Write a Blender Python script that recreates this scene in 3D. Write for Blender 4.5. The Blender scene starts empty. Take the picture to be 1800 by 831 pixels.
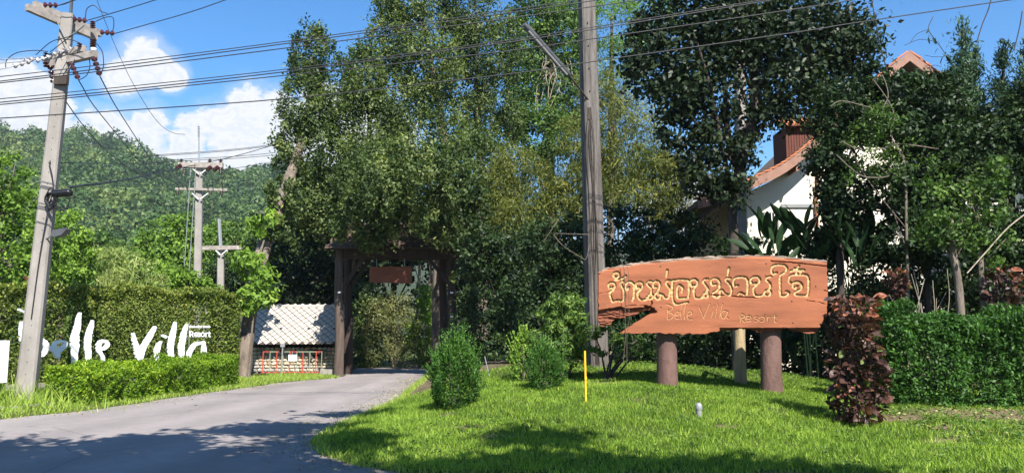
import bpy, math, random
import numpy as np
from mathutils import Vector, Matrix
C = bpy.context.scene.collection
rad = math.radians
# ------------------------------------------------------------------ camera, sky, sun, exposure
PITCH = rad(7.5); F = 1400.0; CAMZ = 1.6
sp_, cp_ = math.sin(PITCH), math.cos(PITCH)
cam = bpy.data.cameras.new("camera"); camo = bpy.data.objects.new("camera", cam); C.objects.link(camo)
cam.sensor_width = 36; cam.lens = F/1800*36; cam.clip_end = 4000; cam.clip_start = .1
camo.location = (0, 0, CAMZ); camo.rotation_euler = (math.pi/2+PITCH, 0, 0)
bpy.context.scene.camera = camo
SUN_AZ, SUN_EL = rad(21), rad(46)
Ldir = Vector((-math.sin(SUN_AZ)*math.cos(SUN_EL), math.cos(SUN_AZ)*math.cos(SUN_EL), -math.sin(SUN_EL)))
sl = bpy.data.lights.new("sun", 'SUN'); sl.energy = 5.0; sl.angle = rad(.5); sl.color = (1, .95, .87)
so = bpy.data.objects.new("sun", sl); C.objects.link(so); so.rotation_euler = Ldir.to_track_quat('-Z', 'Y').to_euler()
vs = bpy.context.scene.view_settings
vs.view_transform = 'Standard'; vs.look = 'None'; vs.exposure = 1.25; vs.gamma = 1
cy = bpy.context.scene.cycles
cy.max_bounces = 6; cy.diffuse_bounces = 2; cy.glossy_bounces = 2; cy.transmission_bounces = 3; cy.transparent_max_bounces = 6
cy.caustics_reflective = False; cy.caustics_refractive = False

def P(px, py, d):
    u = (px-900)/F; v = (415.5-py)/F
    s = d/(cp_-v*sp_)
    return Vector((u*s, d, CAMZ+(sp_+v*cp_)*s))
def W(px, py):                      # unit view direction of a sky feature
    v = P(px, py, 10)-Vector((0, 0, CAMZ)); return v.normalized()

class NG:                           # tiny node-graph helper
    def __init__(s, tree): s.t = tree; s.n = tree.nodes; s.l = tree.links
    def a(s, typ, ins=None, **kw):
        n = s.n.new(typ)
        for k, v in kw.items(): setattr(n, k, v)
        for k, v in (ins or {}).items():
            i = n.inputs[k]
            if hasattr(v, 'is_output'): s.l.new(v, i)
            else: i.default_value = v
        return n
    def m(s, op, x, y=0.0, z=None):
        ins = {0: x, 1: y}
        if z is not None: ins[2] = z
        return s.a('ShaderNodeMath', ins, operation=op).outputs[0]
    def ramp(s, fac, stops, interp='LINEAR'):
        r = s.a('ShaderNodeValToRGB', {0: fac}); r.color_ramp.interpolation = interp
        e = r.color_ramp.elements
        while len(e) < len(stops): e.new(.5)
        for q, (p, c) in zip(e, stops):
            q.position = p; q.color = (*c, 1) if len(c) == 3 else c
        return r.outputs[0]
    def mix(s, f, a, b, mode='MIX'):
        n = s.a('ShaderNodeMix', data_type='RGBA', blend_type=mode)
        for i, v in ((0, f), (6, a), (7, b)):
            if hasattr(v, 'is_output'): s.l.new(v, n.inputs[i])
            else: n.inputs[i].default_value = v if i == 0 else ((*v, 1) if len(v) == 3 else v)
        return n.outputs[2]
    def noise(s, vec, scale, detail=4, rough=.55, dist=0):
        return s.a('ShaderNodeTexNoise', {'Vector': vec, 'Scale': scale, 'Detail': detail, 'Roughness': rough, 'Distortion': dist}).outputs[0]

w = bpy.data.worlds.new("World"); bpy.context.scene.world = w; w.use_nodes = True
g = NG(w.node_tree); g.n.clear()
sky = g.a('ShaderNodeTexSky', sky_type='NISHITA', sun_disc=False, sun_elevation=SUN_EL, sun_rotation=rad(159), altitude=400, air_density=1.0, dust_density=.3, ozone_density=3.0)
skc = g.a('ShaderNodeHueSaturation', {'Saturation': 1.3, 'Value': 1.3, 'Color': sky.outputs[0]}).outputs[0]
tc = g.a('ShaderNodeTexCoord').outputs['Generated']
sep = g.a('ShaderNodeSeparateXYZ', {0: tc})
lobes = [(258, 108, 40), (212, 132, 34), (300, 134, 26), (35, 180, 58), (95, 205, 36), (0, 160, 45), (150, 245, 48), (205, 240, 40), (265, 232, 42), (330, 250, 46),
         (395, 235, 55), (450, 212, 66), (485, 195, 48), (500, 235, 75), (560, 215, 70), (420, 300, 90), (250, 300, 80), (80, 290, 90), (-90, 190, 90), (640, 260, 90), (1232, 350, 45), (1180, 370, 60)]
mx = None
for px, py, r in lobes:
    d = W(px, py)
    dot = g.a('ShaderNodeVectorMath', {0: tc, 1: tuple(d)}, operation='DOT_PRODUCT').outputs['Value']
    q = g.m('SUBTRACT', 1.0, g.m('DIVIDE', g.m('SUBTRACT', 1.0, dot), (r/F)**2/2))
    mx = q if mx is None else g.m('MAXIMUM', mx, q)
mx = g.m('MAXIMUM', mx, -1.5)
band = g.m('MULTIPLY', g.m('SUBTRACT', .10, g.m('ABSOLUTE', g.m('SUBTRACT', sep.outputs[2], .06))), 7.0)   # cumulus low round the whole horizon
mp = g.a('ShaderNodeMapping', {'Vector': tc, 'Scale': (1, 1, 1.5)}).outputs[0]
n1 = g.noise(mp, 15, 11, .66, .1); n2 = g.noise(mp, 30, 7, .6); n3 = g.noise(mp, 5, 3)
band = g.m('SUBTRACT', band, g.m('MULTIPLY', n3, .9))
dens = g.m('ADD', g.m('MAXIMUM', mx, band), g.m('MULTIPLY', g.m('SUBTRACT', n1, .5), 3.4))
fac = g.a('ShaderNodeMapRange', {0: dens, 1: -.10, 2: .36, 3: 0.0, 4: 1.0}, interpolation_type='SMOOTHSTEP').outputs[0]
veil = g.a('ShaderNodeMapRange', {0: g.m('ADD', dens, g.m('MULTIPLY', g.m('SUBTRACT', n3, .5), 2.2)), 1: -.9, 2: .5, 3: 0.0, 4: .42}, interpolation_type='SMOOTHSTEP').outputs[0]
fac = g.m('MAXIMUM', fac, veil)
inner = g.a('ShaderNodeMapRange', {0: g.m('ADD', dens, g.m('MULTIPLY', g.m('SUBTRACT', n2, .5), 1.6)), 1: .1, 2: 1.5}).outputs[0]
cc = g.ramp(inner, [(0, (.80, .88, 1.0)), (.28, (1.0, 1.0, 1.0)), (.5, (.86, .90, .97)), (.7, (1.0, 1.0, 1.0)), (1, (.93, .95, .99))])
b1 = g.a('ShaderNodeBackground', {0: skc, 1: .070}); b2 = g.a('ShaderNodeBackground', {0: cc, 1: .435})
ms = g.a('ShaderNodeMixShader', {0: g.m('MULTIPLY', fac, .97), 1: b1.outputs[0], 2: b2.outputs[0]})
g.l.new(ms.outputs[0], g.a('ShaderNodeOutputWorld').inputs[0])

# ------------------------------------------------------------------ materials
MATS = {}
def newmat(name):
    m = bpy.data.materials.new(name); m.use_nodes = True; MATS[name] = m
    gg = NG(m.node_tree); gg.n.clear(); return m, gg
def solid(name, col, rough=.7, var=.25, scale=6, bump=0.0, bscale=None, metal=0, spec=.4, col2=None, stretch=(1, 1, 1)):
    m, g = newmat(name)
    o = g.a('ShaderNodeTexCoord').outputs['Object']
    v = g.a('ShaderNodeMapping', {'Vector': o, 'Scale': stretch}).outputs[0]
    n = g.noise(v, scale, 5, .6)
    c2 = col2 or tuple(c*(1-var) for c in col)
    c1 = tuple(min(1, c*(1+var*.5)) for c in col)
    c = g.ramp(n, [(.3, c2), (.7, c1)])
    p = g.a('ShaderNodeBsdfPrincipled', {'Base Color': c, 'Roughness': rough, 'Metallic': metal, 'Specular IOR Level': spec})
    if bump:
        nb = g.noise(v, bscale or scale*4, 6, .65)
        bb = g.a('ShaderNodeBump', {'Height': nb, 'Strength': bump, 'Distance': .03})
        g.l.new(bb.outputs[0], p.inputs['Normal'])
    g.l.new(p.outputs[0], g.a('ShaderNodeOutputMaterial').inputs[0]); return m
def leafmat(name, dark, mid, light, trans=.4, rough=.5, spec=.25, gain=1.75):
    m, g = newmat(name); dark, mid, light = (tuple(min(.6, c*gain) for c in q) for q in (dark, mid, light))
    a = g.a('ShaderNodeAttribute', attribute_name='rnd').outputs['Fac']
    c = g.ramp(a, [(.0, dark), (.5, mid), (1, light)])
    p = g.a('ShaderNodeBsdfPrincipled', {'Base Color': c, 'Roughness': rough, 'Specular IOR Level': spec})
    tcol = g.mix(1.0, c, (1.0, 1.12, .45), 'MULTIPLY')
    t = g.a('ShaderNodeBsdfTranslucent', {'Color': tcol})
    s = g.a('ShaderNodeMixShader', {0: trans, 1: p.outputs[0], 2: t.outputs[0]})
    g.l.new(s.outputs[0], g.a('ShaderNodeOutputMaterial').inputs[0]); return m
leafmat('leaf_olive', (.013, .026, .009), (.052, .078, .023), (.135, .158, .054))
leafmat('leaf_green', (.020, .042, .010), (.055, .098, .020), (.12, .18, .038))
leafmat('leaf_bright', (.045, .085, .012), (.10, .17, .022), (.20, .28, .045))
leafmat('leaf_hedge', (.032, .070, .007), (.085, .155, .011), (.20, .265, .018))
leafmat('leaf_tall_hedge', (.036, .055, .012), (.088, .122, .022), (.20, .205, .045))
leafmat('leaf_hedge_dark', (.014, .040, .008), (.032, .080, .014), (.075, .155, .026))
leafmat('leaf_gold', (.026, .040, .010), (.082, .098, .021), (.19, .18, .036))
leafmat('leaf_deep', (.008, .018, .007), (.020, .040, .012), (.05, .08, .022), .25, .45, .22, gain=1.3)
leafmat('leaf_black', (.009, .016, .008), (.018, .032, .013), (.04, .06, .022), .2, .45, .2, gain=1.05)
leafmat('leaf_hill', (.018, .040, .012), (.045, .085, .022), (.115, .15, .042), .3, gain=1.45)
leafmat('leaf_cypress', (.010, .024, .010), (.022, .046, .018), (.045, .082, .032), .2)
leafmat('leaf_croton', (.026, .014, .013), (.070, .034, .024), (.22, .082, .045), .2, .45, .3, gain=1.3)
leafmat('leaf_dry', (.16, .14, .06), (.28, .24, .10), (.40, .34, .16), .3)
leafmat('leaf_vine', (.035, .045, .014), (.09, .10, .034), (.19, .18, .075), .3)
leafmat('leaf_reed', (.10, .14, .04), (.19, .23, .07), (.32, .35, .14), .35)
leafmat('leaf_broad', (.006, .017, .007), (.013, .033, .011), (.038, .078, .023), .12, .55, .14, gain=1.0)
leafmat('leaf_banana', (.05, .12, .03), (.08, .18, .045), (.13, .24, .07), .35, .4, .5)
leafmat('grass_blade', (.045, .086, .012), (.122, .195, .024), (.235, .31, .048), .45, .5, .2)
leafmat('grass_verge', (.08, .12, .02), (.15, .22, .03), (.28, .33, .07), .35, .5, .3)
solid('bark', (.175, .14, .11), .9, .55, 5, .8, 22, stretch=(1, 1, .3))
solid('bark_pale', (.30, .26, .20), .9, .5, 5, .8, 22, stretch=(1, 1, .35))
solid('bark_dark', (.055, .042, .034), .9, .5, 5, .8, 22, stretch=(1, 1, .3))
solid('twig', (.34, .29, .22), .9, .3, 8)
solid('concrete', (.26, .24, .218), .9, .28, 2.2, .35, 50, stretch=(1, 1, .5))
solid('concrete_block', (.26, .24, .21), .9, .3, 4, .3, 40)
solid('crossarm_concrete', (.30, .265, .235), .9, .45, 5, .4, 40)
solid('old_timber_pole', (.155, .138, .125), .9, .62, 3.5, 1.0, 30, stretch=(3, 3, .22), spec=.2)
solid('steel', (.30, .31, .32), .35, .2, 9, metal=.3)
solid('porcelain', (.075, .022, .024), .18, .3, 6, spec=.7)
solid('porcelain_pale', (.42, .40, .40), .25, .3, 6, spec=.6)
solid('black_plastic', (.018, .018, .02), .4, .3, 6)
solid('cable_black', (.02, .02, .024), .6, .2, 3)
solid('lamp_grey', (.075, .078, .085), .45, .25, 4)
solid('timber_dark', (.045, .030, .024), .85, .5, 3, .6, 30, stretch=(3, 3, .4))
solid('timber_grey', (.10, .072, .058), .85, .45, 3, .6, 30, stretch=(3, 3, .4))
solid('shingle_wood', (.10, .065, .048), .85, .5, 4, .6, 30)
solid('board_brown', (.19, .06, .03), .7, .35, 3, .3, 20)
solid('sign_paint', (.285, .094, .041), .7, .34, 1.1, .35, 26, stretch=(.55, 1, 2.6), spec=.3)
solid('sign_bark', (.27, .205, .16), .95, .5, 4, .7, 30, stretch=(.5, 1, 3))
solid('sign_raw', (.22, .075, .04), .95, .55, 7, .9, 25, stretch=(.4, 1, 4))
solid('letter_gold', (.42, .295, .125), .6, .15, 6)
solid('post_maroon', (.14, .078, .064), .8, .45, 3, .8, 14, stretch=(1, 1, .5))
solid('post_raw', (.36, .28, .16), .9, .4, 4, .9, 26, stretch=(2.5, 2.5, .3))
solid('white_paint', (.88, .88, .88), .55, .05, 5)
solid('yellow_paint', (.80, .46, .02), .5, .12, 5)
solid('hut_tile', (.44, .395, .34), .85, .3, 3, .3, 30)
solid('hut_tile_dark', (.09, .082, .07), .85, .4, 3, .3, 30)
for i, c in enumerate([(.60, .50, .36), (.50, .44, .36), (.38, .35, .31), (.64, .56, .42), (.52, .40, .26)]):
    solid(f'stone_{i}', c, .9, .35, 7, .5, 30)
solid('mortar', (.24, .205, .155), .95, .4, 8, .6, 40)
solid('red_paint', (.52, .06, .035), .5, .2, 8)
solid('green_paint', (.26, .30, .20), .6, .3, 8)
solid('dark_interior', (.012, .010, .009), .9)
solid('wall_cream', (.83, .77, .63), .85, .08, 2)
solid('terracotta', (.46, .165, .075), .75, .4, 4, .4, 30)
solid('barge_pink', (.27, .15, .11), .8, .2, 4)
solid('soffit_brown', (.12, .085, .06), .85, .3, 4)
solid('cladding_red', (.11, .03, .018), .75, .35, 3, .3, 20, stretch=(6, 6, .3))
solid('grey_paint', (.22, .225, .225), .6, .1, 5)
solid('glass_dark', (.03, .035, .04), .1, .1, 3, spec=.6)
solid('rope', (.10, .08, .06), .9)
solid('copper_pipe', (.34, .16, .08), .6, .3, 6)
def ground_mat():
    m, g = newmat('ground_soil')
    o = g.a('ShaderNodeTexCoord').outputs['Object']
    d = g.a('ShaderNodeAttribute', attribute_name='dirt').outputs['Fac']
    n = g.noise(o, 1.3, 6, .65); n2 = g.noise(o, 18, 5, .7)
    gr = g.ramp(n2, [(.3, (.028, .045, .010)), (.7, (.075, .10, .02))])
    so_ = g.ramp(n2, [(.3, (.085, .06, .038)), (.5, (.16, .115, .075)), (.75, (.27, .205, .14))])
    f = g.a('ShaderNodeMapRange', {0: g.m('ADD', d, g.m('MULTIPLY', g.m('SUBTRACT', n, .5), .9)), 1: .35, 2: .65}).outputs[0]
    p = g.a('ShaderNodeBsdfPrincipled', {'Base Color': g.mix(f, gr, so_), 'Roughness': .95, 'Specular IOR Level': .15})
    b = g.a('ShaderNodeBump', {'Height': n2, 'Strength': .7, 'Distance': .05}); g.l.new(b.outputs[0], p.inputs['Normal'])
    g.l.new(p.outputs[0], g.a('ShaderNodeOutputMaterial').inputs[0])
ground_mat()
def road_mat():
    m, g = newmat('asphalt')
    o = g.a('ShaderNodeTexCoord').outputs['Object']
    mp = g.a('ShaderNodeMapping', {'Vector': o, 'Scale': (1, .35, 1)}).outputs[0]
    n1 = g.noise(mp, .45, 5, .6); n2 = g.noise(o, 55, 4, .75); n3 = g.noise(o, 4.5, 6, .7)
    c = g.ramp(n1, [(.3, (.20, .178, .172)), (.55, (.265, .238, .229)), (.75, (.31, .283, .27))])
    c = g.mix(.55, c, g.ramp(n2, [(.3, (.35, .35, .36)), (.5, (.5, .5, .5)), (.72, (.72, .70, .68))]), 'OVERLAY')
    c = g.mix(.35, c, g.ramp(n3, [(.3, (.33, .33, .34)), (.7, (.62, .61, .6))]), 'OVERLAY')
    sx = g.a('ShaderNodeSeparateXYZ', {0: o})
    wob = g.m('ADD', sx.outputs[0], g.m('MULTIPLY', g.noise(o, .25, 2), 1.6))
    trk = g.m('MULTIPLY', g.m('ADD', g.m('SINE', g.m('MULTIPLY', wob, 3.6)), 1.0), .5)
    trk = g.m('MULTIPLY', trk, g.noise(mp, 1.1, 4))
    c = g.mix(g.m('MULTIPLY', trk, .55), c, (.12, .112, .108))
    n4 = g.noise(o, 160, 2, .8)
    c = g.mix(.4, c, g.ramp(n4, [(.3, (.28, .28, .28)), (.55, (.5, .5, .5)), (.75, (.85, .83, .8))]), 'OVERLAY')
    # hairline cracks
    wv = g.a('ShaderNodeTexVoronoi', {'Vector': g.mix(.12, o, g.a('ShaderNodeTexNoise', {'Vector': o, 'Scale': 1.5}).outputs[1]), 'Scale': .33}, feature='DISTANCE_TO_EDGE').outputs[0]
    cr = g.a('ShaderNodeMapRange', {0: wv, 1: .0, 2: .006, 3: .55, 4: 0.0}).outputs[0]
    c = g.mix(cr, c, (.07, .066, .064))
    p = g.a('ShaderNodeBsdfPrincipled', {'Base Color': c, 'Roughness': .85, 'Specular IOR Level': .3})
    b = g.a('ShaderNodeBump', {'Height': n2, 'Strength': .5, 'Distance': .012}); g.l.new(b.outputs[0], p.inputs['Normal'])
    g.l.new(p.outputs[0], g.a('ShaderNodeOutputMaterial').inputs[0])
road_mat()

# ------------------------------------------------------------------ mesh helpers
def raw_mesh(name, V, faces=None, tris=None, quads=None, rnd=None):
    me = bpy.data.meshes.new(name)
    V = np.asarray(V, np.float32)
    if faces is not None:
        me.from_pydata([tuple(map(float, v)) for v in V], [], faces)
    else:
        A = tris if tris is not None else quads
        A = np.asarray(A, np.int32); k = A.shape[1]; nf = len(A)
        me.vertices.add(len(V)); me.vertices.foreach_set('co', V.ravel())
        me.loops.add(nf*k); me.loops.foreach_set('vertex_index', A.ravel())
        me.polygons.add(nf); me.polygons.foreach_set('loop_start', np.arange(0, nf*k, k, dtype=np.int32))
        me.update(calc_edges=True)
    if rnd is not None:
        at = me.attributes.new('rnd', 'FLOAT', 'FACE'); at.data.foreach_set('value', np.asarray(rnd, np.float32))
    me.update(); return me
def root_loc(parent):
    l = Vector((0, 0, 0))
    while parent is not None: l = l+parent.location; parent = parent.parent
    return l
def put(name, me, mat, parent=None, kind=None, smooth=False):
    o = bpy.data.objects.new(name, me); C.objects.link(o)
    if parent is not None: o.parent = parent
    if mat and not me.materials: me.materials.append(MATS[mat])
    if kind: o['kind'] = kind
    if smooth: me.polygons.foreach_set('use_smooth', np.ones(len(me.polygons), dtype=bool))
    return o
def tag(o, label, cat, group=None):
    o['label'] = label; o['category'] = cat
    if group: o['group'] = group
    return o
def thing(name, label, cat, loc, group=None):
    o = bpy.data.objects.new(name, None); C.objects.link(o); o.location = loc; o.empty_display_size = .1
    return tag(o, label, cat, group)
class B:
    def __init__(s): s.v = []; s.f = []
    def add(s, V, Fs):
        k = len(s.v); s.v += [Vector(v) for v in V]; s.f += [tuple(i+k for i in f) for f in Fs]; return s
    def box(s, c, size, M=None):
        x, y, z = (q/2 for q in size); c = Vector(c)
        V = [Vector((a*x, b*y, e*z)) for e in (-1, 1) for b in (-1, 1) for a in (-1, 1)]
        if M is not None: V = [M @ v for v in V]
        return s.add([v+c for v in V], [(0, 2, 3, 1), (4, 5, 7, 6), (0, 1, 5, 4), (2, 6, 7, 3), (0, 4, 6, 2), (1, 3, 7, 5)])
    def beam(s, a, b, wd, h, up=(0, 0, 1)):
        a, b = Vector(a), Vector(b); t = (b-a).normalized(); sd = t.cross(Vector(up))
        if sd.length < 1e-4: sd = Vector((1, 0, 0))
        sd.normalize(); u = sd.cross(t)
        V = [p+sd*(i*wd/2)+u*(j*h/2) for p in (a, b) for i, j in ((-1, -1), (1, -1), (1, 1), (-1, 1))]
        return s.add(V, [(3, 2, 1, 0), (4, 5, 6, 7), (0, 1, 5, 4), (1, 2, 6, 5), (2, 3, 7, 6), (3, 0, 4, 7)])
    def tube(s, pts, r, n=7, cap=True, jit=0, rng=None):
        pts = [Vector(p) for p in pts]
        if not hasattr(r, '__len__'): r = [r]*len(pts)
        V = []; ref = None
        for i, p in enumerate(pts):
            t = (pts[min(i+1, len(pts)-1)]-pts[max(i-1, 0)]).normalized()
            if ref is None: ref = Vector((1, 0, 0)) if abs(t.x) < .8 else Vector((0, 1, 0))
            a = (ref-t*ref.dot(t)).normalized(); b = t.cross(a); ref = a
            for k in range(n):
                th = 2*math.pi*k/n; rr = r[i]*(1+(rng.uniform(-jit, jit) if jit else 0))
                V.append(p+a*(rr*math.cos(th))+b*(rr*math.sin(th)))
        Fs = [(i*n+k, i*n+(k+1) % n, (i+1)*n+(k+1) % n, (i+1)*n+k) for i in range(len(pts)-1) for k in range(n)]
        if cap: Fs += [tuple(reversed(range(n))), tuple(range((len(pts)-1)*n, len(pts)*n))]
        return s.add(V, Fs)
    def prism(s, poly, axis, depth):      # poly: 3-D points, extruded along axis*depth
        a = Vector(axis)*depth; n = len(poly); V = [Vector(p) for p in poly]; V += [v+a for v in V]
        return s.add(V, [tuple(range(n)), tuple(reversed(range(n, 2*n)))]+[((i+1) % n, i, n+i, n+(i+1) % n) for i in range(n)])
    def lathe(s, c, axis, prof, n=10):    # prof: (along, radius)
        c, ax = Vector(c), Vector(axis).normalized()
        return s.tube_prof(c, ax, prof, n)
    def tube_prof(s, c, ax, prof, n):
        ref = Vector((1, 0, 0)) if abs(ax.x) < .8 else Vector((0, 1, 0))
        a = (ref-ax*ref.dot(ax)).normalized(); b = ax.cross(a); V = []
        for t, r in prof:
            V += [c+ax*t+a*(r*math.cos(2*math.pi*k/n))+b*(r*math.sin(2*math.pi*k/n)) for k in range(n)]
        m = len(prof)
        return s.add(V, [(i*n+k, i*n+(k+1) % n, (i+1)*n+(k+1) % n, (i+1)*n+k) for i in range(m-1) for k in range(n)]+[tuple(reversed(range(n))), tuple(range((m-1)*n, m*n))])
    def build(s, name, mat, parent=None, smooth=False, kind=None):
        off = root_loc(parent) if parent is not None else Vector((0, 0, 0))
        me = raw_mesh(name, [v-off for v in s.v], s.f)
        o = put(name, me, mat, parent, kind, smooth)
        if smooth and hasattr(me, 'set_sharp_from_angle'): me.set_sharp_from_angle(angle=rad(45))
        return o
def catmull(pts, n=6):
    pts = [Vector(p) for p in pts]
    if len(pts) < 3: return [pts[0].lerp(pts[1], i/n) for i in range(n+1)]
    Q = [pts[0]*2-pts[1]]+pts+[pts[-1]*2-pts[-2]]; out = []
    for i in range(1, len(Q)-2):
        p0, p1, p2, p3 = Q[i-1:i+3]
        for k in range(n):
            t = k/n
            out.append(.5*((2*p1)+(p2-p0)*t+(2*p0-5*p1+4*p2-p3)*t*t+(3*p1-p0-3*p2+p3)*t**3))
    return out+[pts[-1]]
def nrm(a): return a/np.maximum(np.linalg.norm(a, axis=1, keepdims=True), 1e-6)
def leaves_mesh(name, c, axis, normal, L, Wd, rnd, fold=.12, off=(0, 0, 0), single=False):
    c = np.asarray(c)-np.array(off); a = nrm(axis); n = normal-a*np.sum(a*normal, 1, keepdims=True); n = nrm(n); s = np.cross(a, n)
    L = np.broadcast_to(np.asarray(L, float).reshape(-1, 1), (len(c), 1)); Wd = np.broadcast_to(np.asarray(Wd, float).reshape(-1, 1), (len(c), 1))
    if single:
        V = np.stack([c-a*L/2, c+s*Wd*.6, c+a*L*.4-s*Wd*.45], 1).astype(np.float32)
        return raw_mesh(name, V.reshape(-1, 3), tris=np.arange(len(c)*3).reshape(-1, 3), rnd=np.clip(rnd, 0, 1))
    V = np.empty((len(c), 4, 3), np.float32)
    V[:, 0] = c-a*L/2; V[:, 2] = c+a*L/2
    V[:, 1] = c-a*L*.05+s*Wd/2+n*Wd*fold; V[:, 3] = c-a*L*.05-s*Wd/2+n*Wd*fold
    i = np.arange(len(c))[:, None]*4
    T = np.concatenate([i+np.array([0, 1, 2]), i+np.array([0, 2, 3])], 1).reshape(-1, 3)
    return raw_mesh(name, V.reshape(-1, 3), tris=T, rnd=np.repeat(np.clip(rnd, 0, 1), 2))
def blob_leaves(name, lobes, n, leaf, mat, parent, seed, nclump=None, cr=.145, aspect=.55, up=.7, outw=.6, shell=.55, droop=0.0, rndbias=0.0, zmin=None, vz=.75):
    """leaves gathered in clumps through a set of ellipsoid lobes; returns clump centres"""
    r = np.random.default_rng(seed); lob = np.array([l[:6] for l in lobes], float)
    wt = (lob[:, 3]*lob[:, 4]+lob[:, 3]*lob[:, 5]+lob[:, 4]*lob[:, 5]); wt /= wt.sum()
    nclump = nclump or max(20, n//45)
    li = r.choice(len(lob), nclump, p=wt); d = nrm(r.normal(size=(nclump, 3)))
    rr = shell+(1.04-shell)*r.random((nclump, 1))**.7
    cc = lob[li, :3]+d*rr*lob[li, 3:]
    csz = cr*lob[li, 3:].mean(1)*r.uniform(.6, 1.4, nclump)
    crnd = np.clip(r.normal(.42+rndbias, .24, nclump), 0, 1)
    k = r.integers(0, nclump, n)
    off = r.normal(size=(n, 3))*np.array([1, 1, vz])*csz[k][:, None]
    c = cc[k]+off
    if zmin is not None: c[:, 2] = np.maximum(c[:, 2], zmin+.02+r.random(n)*.1)
    ce = lob[li[k], :3]; ow = nrm(c-ce)
    nn = nrm(r.normal(size=(n, 3))*.5+np.array([0, 0, up*.7])+ow*outw*.7+nrm(off)*.75)
    ax = r.normal(size=(n, 3))+ow*.4; ax[:, 2] -= droop
    L = leaf*r.uniform(.5, 1.45, n)
    rn = crnd[k]+r.normal(0, .11, n)
    off = tuple(root_loc(parent)) if parent else (0, 0, 0)
    o = put(name, leaves_mesh(name, c, ax, nn, L, L*aspect, rn, off=off), mat, parent)
    return cc
def lob(px, py, rx, ry, d, k=.8):
    p = P(px, py, d); s = d/F*1.02
    return (p.x, p.y, p.z, rx*s, (rx+ry)/2*s*k, ry*s)

# ------------------------------------------------------------------ terrain
RY = np.array([9.0, 9.15, 9.35, 9.55, 9.85, 10.4, 11.6, 12.7, 15, 20.7, 28, 33, 40, 60]); RX = np.array([60, 8, 2, -.4, -1.3, -2.0, -2.75, -3.1, -3.2, -2.95, -3.3, -3.5, -4.2, -8.])
LY = np.array([14.6, 15.2, 15.8, 18.5, 22.8, 25.9, 29, 31.8, 33, 40, 60]); LX = np.array([-60, -14, -10.2, -9.3, -8.95, -8.5, -8.2, -7.0, -6.9, -7.8, -11.])
def xR(y): return np.where(y < 9.0, 90., np.interp(y, RY, RX))
def xL(y): return np.where(y < 14.6, -90., np.interp(y, LY, LX))
def sst(t): t = np.clip(t, 0, 1); return t*t*(3-2*t)
def base(y): return np.clip(.0062*(y-5), 0, .19)
def zg(x, y):
    x = np.asarray(x, float); y = np.asarray(y, float)
    b = base(y); dl = np.minimum(x-xR(y), y-9.1); dv = np.minimum(xL(y)-x, y-14.8)
    inside = np.minimum(-dl, -dv)
    z = b-.05*sst(inside/.25)
    m = np.exp(-((x-2.2)/4.5)**2-(np.minimum(y-17.6, 0)/4.0)**2)
    z = z+sst(dl/.5)*.05+sst(dl/2.2)*(.50*m+.30*sst((y-17.6)/3.5)*(1-.9*sst((x-6)/4)))+sst(dl/3)*(.07+.12*sst((x-5.5)/2))*sst((y-11)/4)
    z = z+sst(dv/.5)*.03+sst(dv/2.5)*.24*(1-.95*sst((y-27.5)/4))
    z = z+(.022*np.sin(x*3.9+1.3*np.sin(y*2.1))*np.sin(y*3.3+np.sin(x*2.7)))*sst((x-xR(y))/1.0)*(y > 9.3)
    z = z+.03*np.sin(x*1.7+y*.6)*np.sin(y*1.3-x*.4)*sst(np.maximum(dl, dv)/1.5)
    return z
def zf(x, y): return float(zg(x, y))
def G(px, py, d0=8.0, d1=70.0):
    d = d0
    while d < d1:
        p = P(px, py, d)
        if p.z <= zf(p.x, p.y): return p
        d += .03
    return P(px, py, d1)
def base_at(px, d):                   # ground point under pixel column px at depth d
    p = P(px, 600, d); p.z = zf(p.x, p.y); return p
# ------------------------------------------------------------------ ground, road, hill
def grid_mesh(name, X, Y, zfun):
    gx, gy = np.meshgrid(X, Y); z = zfun(gx, gy); V = np.stack([gx, gy, z], -1).reshape(-1, 3)
    nx, ny = len(X), len(Y); i = (np.arange(ny-1)[:, None]*nx+np.arange(nx-1)[None]).ravel()
    return raw_mesh(name, V, quads=np.stack([i, i+1, i+nx+1, i+nx], 1)), V
cc_ = np.concatenate
gx = cc_([np.linspace(-1500, -60, 12), np.linspace(-50, -17, 23), np.arange(-16, 16, .22), np.linspace(16.5, 60, 23), np.linspace(80, 1500, 10)])
gy = cc_([np.linspace(-400, -12, 10), np.linspace(-10, 7, 18), np.arange(7.3, 27, .22), np.linspace(27.4, 60, 40), np.linspace(70, 1500, 24)])
me, V = grid_mesh('ground', gx, gy, zg)
def dirt(x, y):
    d = .55*sst((y-19)/3)*(x > -4)
    d = np.maximum(d, np.exp(-((x-9.3)/2.9)**2-((y-14.4)/1.0)**2)*1.1)
    d = np.maximum(d, np.exp(-((x-6.6)/.6)**2-((y-14.0)/.5)**2))
    d = np.maximum(d, np.exp(-((x-9.6)/2.4)**2-((y-12.9)/1.1)**2)*.62)
    d = np.maximum(d, np.exp(-((x-1.9)/.9)**2-((y-17.7)/.45)**2)*.95)
    d = np.maximum(d, np.exp(-((x-2.0)/3)**2-((y-9.35)/.3)**2)*.8)
    d = np.maximum(d, np.exp(-(np.maximum(np.minimum(x-xR(y), y-9.2), 0)/.14)**2)*.8*(x-xR(y) > -.3)*(y > 9)*(x < 12))
    d = np.maximum(d, np.exp(-((x-4.9)/.35)**2-((y-14.6)/.3)**2)*.35)
    rs = np.random.default_rng(77)
    for _ in range(22):
        cx, cy2, rr_ = rs.uniform(-1.5, 9), rs.uniform(10.2, 16.5), rs.uniform(.12, .34)
        d = np.maximum(d, np.exp(-((x-cx)/(rr_*1.5))**2-((y-cy2)/rr_)**2)*rs.uniform(.35, .75)*(x > xR(y)+.3))
    d = np.maximum(d, (x < xL(y))*.35)
    return d
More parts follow.
